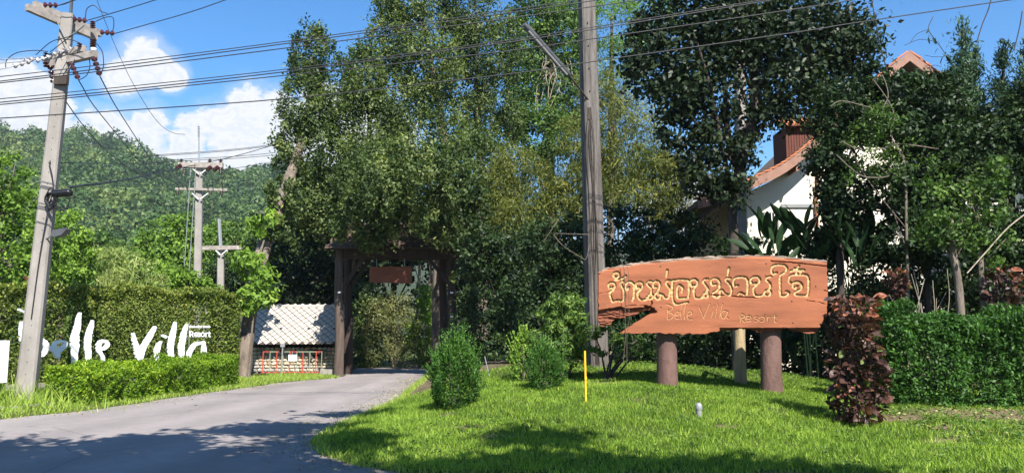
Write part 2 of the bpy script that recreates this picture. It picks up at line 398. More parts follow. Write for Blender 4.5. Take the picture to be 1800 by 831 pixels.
at = me.attributes.new('dirt', 'FLOAT', 'POINT'); at.data.foreach_set('value', dirt(V[:, 0], V[:, 1]).astype(np.float32))
put('ground', me, 'ground_soil', None, 'structure', True)
ys = cc_([np.linspace(-12, 8.8, 12), np.arange(9.0, 16, .12), np.arange(16, 45, .8)]); nc = 40
t = np.linspace(0, 1, nc)
RV = []
rngr = np.random.default_rng(5)
for y in ys:
    l, r = float(xL(y)), float(xR(y))
    l = max(l, -60); r = min(r, 60)
    jl = .05*math.sin(y*5.1)+.03*math.sin(y*13)
    xs = l+jl+(r-l+.06*math.sin(y*4.3+1)+.035*math.sin(y*11.7)-jl)*t
    RV += [(x, y, float(base(y))+.006) for x in xs]
i = (np.arange(len(ys)-1)[:, None]*nc+np.arange(nc-1)[None]).ravel()
put('road', raw_mesh('road', RV, quads=np.stack([i, i+1, i+nc+1, i+nc], 1)), 'asphalt', None, 'structure', True)
HX = np.array([-700, -450, -289, -247, -209, -183, -154, -125, -60, 20, 100, 500.]); HH = np.array([150, 140, 119, 112, 103, 97, 93, 92, 84, 66, 45, 20.])
def hz(x, y):
    t = np.clip((y-135)/315, 0, 1.0); up_ = t**1.12
    dn = np.clip((y-450)/350, 0, 1)
    h = np.interp(x*450/np.maximum(y, 200), HX, HH)*up_*(1-.8*dn*dn)
    return h-1.0+t*(3.0*np.sin(x*.06+y*.021)+2.5*np.sin(x*.033-y*.05+1)+1.5*np.sin(x*.15+y*.09))
me, V = grid_mesh('hill', np.arange(-760, 420, 10.), np.arange(130, 800, 10.), hz)
solid('hill_ground', (.03, .045, .02), .95, .3, .2)
put('hill', me, 'hill_ground', None, 'structure', True)
r = np.random.default_rng(11)
N = 9000
yy = 140+330*r.random(N)**.8; px = r.uniform(-620, 640, N); xx = (px-900)/F*yy
keep = np.ones(N, bool); xx, yy = xx[keep], yy[keep]
order = np.argsort(r.random(N)); sel = np.concatenate([order[px[order] > -170][:3300], order[px[order] <= -170][:700]]); xx, yy = xx[sel], yy[sel]; zz = hz(xx, yy)
R = r.choice([1.6, 2.4, 3.0, 3.8, 5.6], len(xx))*r.uniform(.85, 1.2, len(xx))*(.8+.3*yy/450); nl = 130
d = nrm(r.normal(size=(len(xx), nl, 3)).reshape(-1, 3)).reshape(len(xx), nl, 3); d[..., 2] = np.abs(d[..., 2])*1.15-.25
rr = r.uniform(.75, 1.05, (len(xx), nl, 1))
lump = 1+.22*np.sin(d[..., :1]*5+r.uniform(0, 6, (len(xx), 1, 1)))*np.sin(d[..., 1:2]*5+r.uniform(0, 6, (len(xx), 1, 1)))
cpos = np.stack([xx, yy, zz+R*.75], -1)[:, None]+d*rr*lump*(R[:, None, None]*np.array([1, 1, 1.05]))
tone = np.clip(r.normal(.38, .26, len(xx))+.12*np.sin(xx*.05)*np.sin(yy*.04), 0, 1); tone[r.random(len(xx)) < .05] = 1.0
rn = (tone[:, None]+r.normal(0, .1, (len(xx), nl))).ravel()
nn = d.reshape(-1, 3)+r.normal(size=(len(xx)*nl, 3))*.4+np.array([0, 0, .3]); ax = r.normal(size=(len(xx)*nl, 3))
Lf = np.repeat(R*.262, nl)*r.uniform(.7, 1.3, len(xx)*nl)
put('hill_forest', leaves_mesh('hill_forest', cpos.reshape(-1, 3), ax, nn, Lf, Lf*.85, rn, single=True), 'leaf_hill', None, 'stuff')

# ------------------------------------------------------------------ grass
def grass(name, x, y, mat, h, wd, seed, rb=None):
    r = np.random.default_rng(seed); n = len(x); z = zg(x, y)
    th = r.uniform(0, 2*np.pi, n); side = np.stack([np.cos(th), np.sin(th), np.zeros(n)], 1)
    lean = r.normal(0, .42, (n, 2)); H = h*r.uniform(.5, 1.3, n)
    c = np.stack([x, y, z-.01], 1); tip = c+np.stack([lean[:, 0]*H, lean[:, 1]*H, H], 1)
    ww = (wd*r.uniform(.7, 1.3, n))[:, None]*.5
    V = np.stack([c-side*ww, c+side*ww, tip], 1).reshape(-1, 3)
    rn = np.clip((.45 if rb is None else rb)+r.normal(0, .27, n), 0, 1)
    return put(name, raw_mesh(name, V, tris=np.arange(3*n).reshape(-1, 3), rnd=rn), mat, None, 'stuff')
r = np.random.default_rng(3)
x = r.uniform(-3.5, 13.5, 330000); y = r.uniform(9.1, 22, 330000)
edge = np.minimum(x-xR(y), y-9.15)
fr = np.abs(x)/y < .72
dd = dirt(x, y); fine = np.sin(x*2.3+np.sin(y*3.1))*np.sin(y*2.9+np.sin(x*1.9))
k = (edge > 0) & fr & (r.random(len(x)) > np.clip(1.25*dd+.25*fine*(dd > .12), 0, 1)*.98) & (edge > .25*r.random(len(x))) & (r.random(len(x)) < .35+.65*sst(edge/.7))
k &= ~((y > 19.3) & (r.random(len(x)) < .45))
x, y, dd, fine = x[k], y[k], dd[k], fine[k]
dry = np.clip(.43+.12*fine-.0*dd+.5*np.clip(dd-.15, 0, 1)*(r.random(len(x)) > .5), 0, 1)
dry += .12*np.sin(x*.9+1+np.sin(y*1.3))*np.sin(y*.8+np.sin(x*.7))+.10*np.sin(x*3.1+2*np.sin(y*2.3))*np.sin(y*2.7)
grass('grass', x, y, 'grass_blade', .072, .018, 4, dry)
yy2 = r.uniform(9.3, 33, 5200); x2 = xR(yy2)+r.normal(.06, .07, 5200); k2 = (x2 < 9)
grass('edge_grass', x2[k2], yy2[k2], 'grass_verge', .11, .016, 12)
# broad-leaved weeds in the lawn
wc = np.stack([r.uniform(-2.5, 10, 260), r.uniform(9.6, 17.5, 260)], 1); wc = wc[(wc[:, 0] > xR(wc[:, 1])+.2)]
wi = r.integers(0, len(wc), 2600); wx = wc[wi, 0]+r.normal(0, .07, 2600); wy_ = wc[wi, 1]+r.normal(0, .07, 2600)
put('lawn_weeds', leaves_mesh('lawn_weeds', np.stack([wx, wy_, zg(wx, wy_)+r.uniform(.03, .085, 2600)], 1), r.normal(size=(2600, 3))*[1, 1, .4], r.normal(size=(2600, 3))*.4+[0, 0, 1], .06*r.uniform(.6, 1.5, 2600), .03, np.clip(r.normal(.45, .25, 2600), 0, 1)), 'leaf_green', None, 'stuff')
# grit washed to the road edge
gy_ = r.uniform(9.2, 30, 2600); gx_ = xR(gy_)-np.abs(r.normal(0, .35, 2600)); kk = (gx_ < 10); gx_, gy_ = gx_[kk], gy_[kk]; n = len(gx_)
put('gravel', leaves_mesh('gravel', np.stack([gx_, gy_, base(gy_)+.014], 1), r.normal(size=(n, 3)), r.normal(size=(n, 3))*.3+[0, 0, 1], .022*r.uniform(.5, 2.0, n), .02, r.random(n)), 'mortar', None, 'stuff')
x = r.uniform(-16, -6, 90000); y = r.uniform(14.9, 34, 90000)
dv = np.minimum(xL(y)-x, y-15.1)
k = (dv > .12*r.random(len(x))) & (dv < 3.2) & (np.abs(x)/y < .78)
grass('verge_grass', x[k], y[k], 'grass_verge', .10, .02, 6)
# taller weeds round the pole foot
x = r.normal(-11.1, .8, 500); y = r.normal(18.0, .45, 500); grass('weeds', x, y, 'grass_verge', .5, .022, 7)
# creeping ground cover behind the wooden sign and on the dry patch
x = cc_([r.uniform(.5, 10, 5000), r.uniform(6.5, 13, 2200)]); y = cc_([r.uniform(18.4, 22.5, 5000), r.uniform(11.6, 14.9, 2200)])
n = len(x); c = np.stack([x, y, zg(x, y)+r.uniform(.02, .09, n)], 1)
put('ground_cover', leaves_mesh('ground_cover', c, r.normal(size=(n, 3))*[1, 1, .3], r.normal(size=(n, 3))*.4+[0, 0, 1], .07*r.uniform(.6, 1.4, n), .045, r.normal(.5, .25, n)), 'leaf_green', None, 'stuff')
x = r.uniform(6.5, 12.5, 900); y = r.uniform(12, 15.2, 900); n = 900
c = np.stack([x, y, zg(x, y)+.015], 1)
put('leaf_litter', leaves_mesh('leaf_litter', c, r.normal(size=(n, 3))*[1, 1, .2], r.normal(size=(n, 3))*.35+[0, 0, 1], .07*r.uniform(.5, 1.3, n), .04, r.random(n)), 'leaf_dry', None, 'stuff')
n = 700; y = r.uniform(9.3, 32, n); sd = r.random(n) < .6; x = np.where(sd, xR(y)-np.abs(r.normal(0, .5, n)), xL(np.maximum(y, 15.9))+np.abs(r.normal(0, .4, n))); k = (np.abs(x) < 12) & (sd | (y > 15.9)); x, y = x[k], y[k]; n = len(x)
put('leaf_litter', leaves_mesh('leaf_litter', np.stack([x, y, base(y)+.016], 1), r.normal(size=(n, 3))*[1, 1, .2], r.normal(size=(n, 3))*.35+[0, 0, 1], .075*r.uniform(.5, 1.3, n), .04, r.random(n)*.6), 'leaf_dry', None, 'stuff')
# old kerb stones lying in the verge
for q, (a, b) in enumerate([((-14, 718), (38, 716)), ((45, 714), (92, 711))]):
    A, Bp = G(*a), G(*b); bb = B(); bb.beam(A-Vector((0, 0, .035)), Bp-Vector((0, 0, .03)), .16, .14)
    o = bb.build('kerb', 'concrete_block', None, kind='structure')

# ------------------------------------------------------------------ trees
def tree(name, label, cat, lobes, n, leaf, mat, trunk, bark='bark', seed=1, limbs=6, limb_r=.35, group=None, **kw):
    r0 = random.Random(seed); pts = [Vector(p[:3]) for p in trunk]; rr = [p[3] for p in trunk]
    b0 = pts[0]; t = thing(name, label, cat, b0, group)
    cc = blob_leaves('crown', lobes, n, leaf, mat, t, seed, **kw)
    sp = catmull(pts, 5); R = list(np.interp(np.linspace(0, 1, len(sp)), np.linspace(0, 1, len(rr)), rr))
    B().tube(sp, R, 9, jit=.08, rng=r0).build('trunk', bark, t, True)
    used = []
    ids = list(range(len(cc))); r0.shuffle(ids)
    for i in ids:
        if len(used) >= limbs: break
        e = Vector(cc[i])
        if any((e-u).length < .9*leaf*6 for u in used) or e.z < b0.z+.3*(sp[-1].z-b0.z): continue
        used.append(e)
        fs = [s for s in range(len(sp)) if sp[s].z < e.z-.15*(e.z-b0.z)] or [len(sp)//2]
        s = max(fs[0], fs[-1]-r0.randint(0, 3)); st = sp[s]
        mid = st.lerp(e, .5)+Vector((r0.uniform(-.1, .1), r0.uniform(-.1, .1), r0.uniform(.02, .14)))*(e-st).length
        pp = catmull([st, mid, e], 4); q = R[s]*limb_r/.5*.5
        B().tube(pp, [max(.012, q*(1-.85*k/(len(pp)-1))) for k in range(len(pp))], 6).build('branch', bark, t, True)
    return t
def tk(lst):                          # trunk: (px, py|None, d, r)
    out = []
    for px, py, d, r in lst:
        p = base_at(px, d) if py is None else P(px, py, d)
        if py is None: p.z -= .1
        out.append((p.x, p.y, p.z, r))
    return out
D = 36
tree('leaning_tree', 'tall grey-green tree on a gnarled leaning trunk beside the hut', 'tree',
     [lob(545, 95, 42, 50, D), lob(585, 150, 40, 60, D), lob(535, 185, 50, 70, D), lob(565, 275, 62, 70, D), lob(535, 350, 48, 60, D), lob(590, 370, 50, 60, D), lob(520, 405, 30, 35, D), lob(497, 345, 26, 40, 33), lob(484, 405, 24, 24, 32), lob(500, 260, 26, 40, 35)],
     35100, .155, 'leaf_olive', tk([(431, None, 30, .27), (435, 590, 30.3, .26), (446, 500, 31, .26), (462, 440, 32, .30), (488, 365, 33.5, .30), (510, 310, 35, .26), (540, 210, 36, .17), (548, 100, 36, .06)]), 'bark', 21, 0, vz=1.5, cr=.12, nclump=520)
tree('roadside_tree', 'tall slender grey-green tree second from the cloud, behind the gate roof', 'tree',
     [lob(645, 130, 38, 60, 38), lob(640, 220, 60, 70, 38), lob(660, 310, 66, 70, 35), lob(645, 385, 62, 45, 31.5), lob(660, 330, 60, 50, 30), lob(610, 405, 32, 22, 31.6), lob(640, 425, 30, 14, 31.8)],
     32400, .155, 'leaf_olive', tk([(592, None, 39.5, .24), (618, 400, 39, .2), (648, 250, 38.5, .13), (645, 90, 38, .04)]), 'bark', 22, 7, vz=1.5, cr=.12, nclump=480)
tree('roadside_tree', 'tallest light-green tree rising out of the picture above the gate', 'tree',
     [lob(715, -10, 60, 70, 39), lob(700, 60, 55, 60, 39), lob(750, 110, 70, 70, 39), lob(700, 180, 70, 60, 39), lob(755, 250, 85, 75, 39), lob(720, 330, 80, 65, 33), lob(785, 370, 60, 55, 31.5), lob(720, 395, 60, 26, 31.3), lob(730, 290, 70, 50, 30)],
     51300, .155, 'leaf_olive', tk([(770, None, 41, .34), (772, 420, 40.5, .30), (785, 290, 40, .24), (765, 150, 39.5, .15), (740, 10, 39, .06)]), 'bark', 23, 11, rndbias=.12, vz=1.5, cr=.12, nclump=760)
tree('roadside_tree', 'tall grey-green tree just right of the tallest one, over the gate end post', 'tree',
     [lob(820, 10, 62, 70, 41), lob(865, 90, 60, 70, 41), lob(815, 160, 55, 60, 41), lob(865, 210, 58, 60, 41), lob(840, 290, 60, 60, 34), lob(800, 75, 40, 60, 41), lob(820, 350, 50, 60, 31), lob(800, 420, 35, 30, 31.5), lob(815, 460, 26, 40, 31.8), lob(770, 425, 30, 14, 31.8)],
     40500, .155, 'leaf_olive', tk([(850, None, 42, .28), (846, 380, 41.5, .24), (840, 180, 41, .15), (835, -10, 41, .05)]), 'bark', 24, 8, rndbias=-.04, vz=1.5, cr=.12, nclump=600)
t = tree('dead_topped_tree', 'dark ragged tree with hanging dead twigs behind the fluorescent lamp', 'tree',
     [lob(935, 20, 45, 50, 44), lob(990, 60, 45, 60, 44), lob(930, 130, 40, 60, 44), lob(1000, 170, 40, 60, 44), lob(950, 240, 60, 55, 43), lob(900, 200, 30, 50, 43)],
     28000, .18, 'leaf_green', tk([(966, None, 45, .34), (966, 300, 44.6, .30), (968, 150, 44, .24), (962, 10, 44, .14), (960, -60, 44, .05)]), 'bark_dark', 25, 8, rndbias=-.12)
rt = random.Random(8)
for k in range(16):
    a = P(rt.uniform(955, 1000), rt.uniform(95, 130), 43.2); e = a+Vector((rt.uniform(-.9, .9), rt.uniform(-.3, .3), rt.uniform(-2.6, -.6)))
    B().tube(catmull([a, a.lerp(e, .5)+Vector((rt.uniform(-.5, .5), 0, .4)), e], 4), [.02]*9, 4).build('dead_twig', 'twig', t)
tree('feathery_tree', 'fresh green feathery tree behind the top of the timber pole', 'tree',
     [lob(1075, 40, 70, 60, 47), lob(1010, 15, 50, 50, 47), lob(1090, 110, 55, 50, 47), lob(1150, 20, 50, 50, 47), lob(1010, 80, 50, 60, 48), lob(960, 160, 45, 60, 49), lob(920, 90, 40, 70, 49)],
     30000, .17, 'leaf_bright', tk([(1070, None, 48, .26), (1075, 150, 47, .16), (1075, 20, 47, .05)]), 'bark', 26, 6, aspect=.35, rndbias=-.1)
# golden bamboo stands
def bamboo(label, lobes, n, seed, bx, d, leafmat_='leaf_gold', nst=9, rb=0.0):
    p = base_at(bx, d); t = thing('bamboo_clump', label, 'bamboo', p, 'golden bamboo clumps beside the gate')
    blob_leaves('foliage', lobes, int(n*1.35), .165, leafmat_, t, seed, aspect=.2, droop=.9, cr=.2, shell=.3, rndbias=rb)
    r0 = random.Random(seed)
    for k in range(nst):
        l = lobes[r0.randrange(len(lobes))]; e = Vector((l[0]+r0.uniform(-.4, .4)*l[3], l[1], l[2]+l[5]*.7)); s = p+Vector((r0.uniform(-.5, .5), r0.uniform(-.4, .4), -.1))
        m = s.lerp(e, .6)+Vector((0, 0, .12*(e-s).length)); m.x = s.x+(e.x-s.x)*.3
        B().tube(catmull([s, m, e], 5), list(np.linspace(.035, .008, 11)), 5).build('cane', 'leaf_dry', t)
    return t
bamboo('tall golden bamboo clump directly behind the timber pole', [lob(1060, 160, 55, 45, 31), lob(1100, 225, 80, 60, 31), lob(1030, 245, 55, 60, 31), lob(1090, 305, 80, 60, 31), lob(1030, 330, 50, 50, 31)], 21000, 31, 1080, 31, rb=-.02)
bamboo('golden bamboo clump arching out to the gap of sky beside the house', [lob(1165, 290, 60, 40, 29), lob(1195, 300, 42, 40, 29), lob(1150, 345, 75, 45, 29), lob(1185, 375, 50, 40, 29)], 13000, 32, 1150, 29, rb=-.05)
bamboo('short yellow bamboo clump between the gate and the timber pole', [lob(900, 290, 55, 40, 32), lob(945, 330, 75, 45, 32), lob(880, 345, 50, 50, 32), lob(985, 350, 45, 40, 31), lob(925, 390, 80, 45, 31)], 16000, 33, 930, 32, rb=-.03)
def shrub(name, label, cat, lobes, n, leaf, mat, seed, bx, d, stems=5, group=None, bark='bark_dark', **kw):
    p = base_at(bx, d); t = thing(name, label, cat, p, group)
    cc = blob_leaves('foliage', lobes, n, leaf, mat, t, seed, zmin=p.z, **kw); r0 = random.Random(seed)
    for k in range(stems):
        e = Vector(cc[r0.randrange(len(cc))]); s = p+Vector((r0.uniform(-.15, .15), r0.uniform(-.15, .15), -.05))
        B().tube(catmull([s, s.lerp(e, .5)+Vector((0, 0, .15*(e-s).length)), e], 4), list(np.linspace(.03, .008, 9))[:9], 5).build('stem', bark, t)
    return t
GR = 'shady shrubs under the big trees'
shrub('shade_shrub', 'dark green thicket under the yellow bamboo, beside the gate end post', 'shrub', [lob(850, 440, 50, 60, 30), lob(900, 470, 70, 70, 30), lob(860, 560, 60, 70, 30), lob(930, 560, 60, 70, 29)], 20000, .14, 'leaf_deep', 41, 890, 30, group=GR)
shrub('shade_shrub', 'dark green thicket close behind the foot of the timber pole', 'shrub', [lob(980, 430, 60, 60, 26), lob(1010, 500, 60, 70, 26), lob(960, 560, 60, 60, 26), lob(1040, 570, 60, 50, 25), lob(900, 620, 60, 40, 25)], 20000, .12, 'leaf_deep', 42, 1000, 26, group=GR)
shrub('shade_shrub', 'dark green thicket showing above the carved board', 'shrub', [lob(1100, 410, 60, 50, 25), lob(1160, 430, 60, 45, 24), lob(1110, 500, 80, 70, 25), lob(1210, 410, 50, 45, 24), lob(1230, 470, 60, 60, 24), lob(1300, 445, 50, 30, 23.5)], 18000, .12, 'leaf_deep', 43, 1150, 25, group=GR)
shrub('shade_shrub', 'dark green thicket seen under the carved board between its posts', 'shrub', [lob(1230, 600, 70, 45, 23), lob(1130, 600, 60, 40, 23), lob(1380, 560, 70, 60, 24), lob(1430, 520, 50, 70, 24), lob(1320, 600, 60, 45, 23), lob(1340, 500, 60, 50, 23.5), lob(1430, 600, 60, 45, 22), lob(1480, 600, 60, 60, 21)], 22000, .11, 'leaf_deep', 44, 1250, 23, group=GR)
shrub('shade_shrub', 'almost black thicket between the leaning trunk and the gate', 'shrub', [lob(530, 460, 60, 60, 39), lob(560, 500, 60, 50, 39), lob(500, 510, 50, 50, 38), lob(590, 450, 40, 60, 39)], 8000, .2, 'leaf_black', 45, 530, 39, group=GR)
GB = 'dark trees closing the view behind the gate'
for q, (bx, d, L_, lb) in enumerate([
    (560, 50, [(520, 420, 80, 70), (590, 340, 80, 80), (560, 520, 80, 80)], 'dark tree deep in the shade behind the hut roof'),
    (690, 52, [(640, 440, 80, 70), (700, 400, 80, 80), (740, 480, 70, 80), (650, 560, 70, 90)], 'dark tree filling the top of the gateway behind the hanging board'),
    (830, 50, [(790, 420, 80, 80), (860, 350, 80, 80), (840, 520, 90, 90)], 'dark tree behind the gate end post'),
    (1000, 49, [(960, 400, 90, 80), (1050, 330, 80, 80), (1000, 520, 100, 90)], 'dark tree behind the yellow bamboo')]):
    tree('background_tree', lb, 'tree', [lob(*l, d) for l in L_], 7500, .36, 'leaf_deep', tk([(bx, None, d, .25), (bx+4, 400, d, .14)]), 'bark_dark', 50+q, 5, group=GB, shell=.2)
for q, (px, d, lb) in enumerate([(738, 46, 'thin pale trunk standing in the gateway under the hanging board'), (757, 47, 'thin dark trunk standing in the gateway near the bright green shrub'), (775, 46.5, 'thin straight trunk beside the gate end post')]):
    tree('sapling', lb, 'tree', [lob(px, 440, 30, 25, d)], 500, .2, 'leaf_green', tk([(px, None, d, .12), (px-3, 540, d, .10), (px+2, 430, d, .07)]), 'bark', 60+q, 3, group='thin trunks seen through the gate')
shrub('vine_bush', 'pale straw-coloured vine-hung bush in the middle of the gateway', 'shrub', [lob(690, 545, 42, 35, 43), lob(672, 590, 48, 50, 43), lob(715, 590, 40, 55, 43)], 10000, .14, 'leaf_vine', 71, 695, 43, 8, aspect=.3, droop=.7, bark='twig')
shrub('young_shrub', 'fresh green leafy shrub at the gateway edge by the end post', 'shrub', [lob(765, 540, 35, 45, 43.5), lob(750, 600, 35, 55, 43.5), lob(785, 600, 30, 50, 43.5)], 5500, .17, 'leaf_bright', 72, 765, 43.5, 6, rndbias=.1)
shrub('young_shrub', 'grey-green shrub low in the gateway next to the hut post', 'shrub', [lob(640, 590, 35, 60, 44), lob(655, 520, 30, 40, 44), lob(630, 640, 30, 20, 44)], 5000, .17, 'leaf_olive', 73, 640, 44, 6, rndbias=.1)
# trees beyond the hedge
GL = 'trees beyond the tall hedge'
tree('field_tree', 'bright green leafy tree beyond the hedge at the picture edge', 'tree', [lob(0, 320, 55, 50, 30), lob(-50, 380, 70, 80, 30), lob(40, 380, 60, 50, 30), lob(10, 440, 60, 55, 30), lob(75, 450, 50, 50, 30)], 15000, .15, 'leaf_bright', tk([(0, None, 30, .2), (5, 450, 30, .15), (0, 330, 30, .06)]), 'bark', 81, 6, group=GL, rndbias=-.14)
tree('field_tree', 'yellow-green bushy tree behind the tall concrete pole', 'tree', [lob(105, 410, 45, 40, 36), lob(140, 455, 40, 45, 36), lob(90, 480, 60, 40, 36)], 8000, .17, 'leaf_bright', tk([(110, None, 36, .16), (108, 420, 36, .06)]), 'bark', 82, 4, group=GL, rndbias=.02)
tree('field_tree', 'rounded green tree left of the double crossarm pole below the hill', 'tree', [lob(300, 425, 55, 42, 64), lob(275, 460, 45, 45, 64), lob(340, 460, 60, 50, 64), lob(330, 400, 35, 30, 64), lob(380, 450, 45, 55, 64)], 16000, .3, 'leaf_bright', tk([(310, None, 64, .3), (312, 430, 64, .15)]), 'bark', 83, 6, group=GL, rndbias=-.16)
tree('field_tree', 'yellow-topped tree behind the small crossarm pole', 'tree', [lob(430, 410, 40, 30, 60), lob(410, 450, 45, 45, 60), lob(455, 450, 40, 50, 59), lob(470, 400, 30, 30, 58)], 9000, .28, 'leaf_green', tk([(430, None, 60, .25), (430, 420, 60, .1)]), 'bark', 84, 5, group=GL, rndbias=.16)
tree('field_tree', 'dark green tree under the hill beside the reeds', 'tree', [lob(200, 470, 50, 40, 70), lob(245, 480, 45, 35, 70), lob(170, 450, 40, 40, 70)], 7000, .32, 'leaf_green', tk([(205, None, 70, .25), (205, 470, 70, .1)]), 'bark', 85, 4, group=GL, rndbias=-.05)
shrub('field_shrub', 'large-leaved bright shrub peeping over the tall hedge beside the reeds', 'shrub', [lob(290, 495, 60, 32, 42), lob(240, 505, 40, 25, 42), lob(340, 505, 40, 25, 42)], 6500, .2, 'leaf_bright', 86, 290, 42, rndbias=-.08)
shrub('field_shrub', 'dark shrub in front of the small crossarm pole', 'shrub', [lob(400, 495, 40, 40, 46), lob(440, 490, 30, 45, 45)], 4000, .2, 'leaf_deep', 87, 410, 46)
# reeds
p = base_at(190, 38); t = thing('reed_bed', 'tall pale green reeds behind the tall hedge', 'reeds', p)
r = np.random.default_rng(9); n = 1500; bx = r.uniform(130, 290, n)
c0 = np.array([tuple(base_at(b, 38)) for b in bx])+np.stack([np.zeros(n), r.uniform(-1.5, 1.5, n), np.zeros(n)], 1)
H = r.uniform(3.2, 5.0, n)*(1-.3*np.abs(bx-190)/100); lean = r.normal(0, .16, (n, 3)); lean[:, 2] = 1
cmid = c0+lean*H[:, None]*.55
o = put('foliage', leaves_mesh('reed', cmid, lean, r.normal(size=(n, 3)), H, .06, r.random(n), off=tuple(p)), 'leaf_reed', t)
blob_leaves('foliage', [lob(180, 470, 60, 40, 38.5), lob(240, 490, 50, 30, 38.5), lob(150, 500, 40, 30, 38)], 5000, .35, 'leaf_reed', t, 91, aspect=.12, up=.2, rndbias=-.1)
# leafy climber on the leaning trunk
p = P(440, 540, 29.6); t = thing('trunk_climber', 'bright large-leaved climber clinging to the leaning trunk', 'climbing plant', p)
blob_leaves('foliage', [lob(438, 480, 28, 30, 29.8), lob(445, 520, 30, 28, 29.8), lob(432, 548, 20, 14, 29.8), lob(470, 395, 25, 20, 31.5), lob(458, 440, 22, 25, 31), lob(465, 505, 20, 25, 29.8)], 1500, .27, 'leaf_bright', t, 92, aspect=.42, droop=.5, cr=.28)
B().tube(catmull([base_at(436, 29.6), P(445, 560, 29.7), P(450, 480, 30.4), P(470, 400, 32)], 5), [.03]*16, 5).build('stem', 'bark', t)
# big dark tree in front of the house
d = 21.5
tree('dark_shade_tree', 'dark forked tree with glossy black-green leaves behind the carved board', 'tree',
     [lob(1290, 50, 85, 60, d), lob(1210, 90, 70, 60, d), lob(1370, 70, 85, 65, d), lob(1450, 60, 70, 60, d), lob(1190, 170, 50, 50, d), lob(1255, 165, 60, 55, d), lob(1390, 150, 70, 60, d), lob(1460, 140, 60, 70, d), lob(1200, 230, 40, 35, d), lob(1350, 205, 40, 34, d), lob(1250, 250, 35, 40, d), lob(1290, -20, 150, 40, d), lob(1500, 80, 45, 60, d), lob(1145, 60, 40, 50, d), lob(1265, 335, 30, 22, d), lob(1238, 305, 34, 42, d), lob(1296, 335, 26, 30, d-.4), lob(1310, 260, 26, 34, d-.3), lob(1140, 120, 40, 50, d)],
     34000, .15, 'leaf_black', tk([(1293, None, d, .13), (1290, 430, d, .13), (1288, 360, d, .14), (1300, 300, d, .15), (1322, 210, d, .14), (1330, 110, d, .10), (1325, 0, d, .05)]), 'bark_dark', 101, 12, cr=.3, aspect=.6, rndbias=.05, limb_r=.45)
t = bpy.data.objects['dark_shade_tree']
B().tube(catmull([P(1300, 310, d), P(1280, 240, d), P(1274, 150, d), P(1262, 40, d)], 5), list(np.linspace(.12, .05, 16)), 8).build('branch', 'bark_dark', t, True)
B().tube(catmull([P(1286, 340, d-.1), P(1268, 250, d-.2), P(1245, 140, d-.4), P(1220, 60, d-.5)], 5), list(np.linspace(.08, .03, 16)), 7).build('branch', 'bark_dark', t, True)
d = 20
tree('tangled_tree', 'dark evergreen standing before the cream gable', 'tree', [lob(1475, 210, 45, 60, d), lob(1455, 290, 32, 60, d), lob(1485, 340, 35, 60, d), lob(1530, 200, 50, 55, d), lob(1470, 380, 30, 40, d), lob(1500, 420, 40, 40, d+.3), lob(1450, 440, 35, 35, d+.6)], 22000, .11, 'leaf_deep', tk([(1478, None, d, .1), (1475, 350, d, .09), (1480, 180, d, .05)]), 'bark_dark', 102, 6, rndbias=-.1, cr=.22)
d = 19
t = tree('pale_limbed_tree', 'thin tree with bare pale curling limbs and fresh feathery leaves before the gable', 'tree', [lob(1545, 215, 45, 30, d), lob(1560, 245, 40, 25, d), lob(1500, 235, 30, 18, d), lob(1530, 275, 45, 20, d), lob(1580, 300, 50, 25, d), lob(1500, 300, 30, 20, d), lob(1640, 290, 40, 25, d)], 2600, .10, 'leaf_green', tk([(1597, None, d, .04), (1594, 440, d, .035), (1590, 290, d, .03), (1575, 255, d, .025)]), 'bark', 103, 3, aspect=.35, rndbias=-.12, cr=.3)
for L_ in [[(1470, 272), (1495, 295), (1518, 310), (1550, 312), (1575, 305)], [(1460, 187), (1475, 178), (1494, 180), (1532, 190)], [(1551, 132), (1558, 150), (1561, 170), (1552, 190)], [(1479, 248), (1508, 262), (1547, 262), (1580, 253), (1650, 262)], [(1535, 140), (1560, 175), (1572, 205), (1566, 235), (1590, 285)]]:
    B().tube(catmull([P(a, b, d-.2) for a, b in L_], 5), .013, 6).build('branch', 'bark', t, True)
d = 19.5
tree('tangled_tree', 'dense dark tree under the terracotta peak', 'tree', [lob(1580, 170, 50, 45, d), lob(1640, 180, 60, 50, d), lob(1600, 240, 65, 50, d), lob(1660, 260, 60, 60, d), lob(1560, 330, 60, 45, d), lob(1620, 360, 60, 50, d), lob(1540, 140, 30, 30, d), lob(1590, 420, 60, 45, d), lob(1560, 490, 60, 50, d+.4), lob(1650, 450, 55, 60, d+.2)], 32000, .12, 'leaf_deep', tk([(1630, None, d, .1), (1625, 330, d, .08), (1620, 190, d, .04)]), 'bark_dark', 104, 7, rndbias=-.05)
tree('tangled_tree', 'dense dark-leaved tree at the picture edge below the small conifers', 'tree', [lob(1720, 230, 55, 50, d), lob(1780, 260, 50, 60, d), lob(1740, 310, 55, 50, d), lob(1800, 350, 50, 60, d), lob(1700, 330, 45, 50, d), lob(1790, 430, 50, 60, d), lob(1840, 250, 50, 90, d), lob(1730, 420, 60, 60, d), lob(1720, 500, 60, 50, d), lob(1800, 510, 60, 60, d), lob(1800, 190, 40, 50, d)], 34000, .12, 'leaf_deep', tk([(1790, None, d, .1), (1780, 380, d, .08), (1770, 240, d, .04)]), 'bark_dark', 105, 7)
d = 17.6
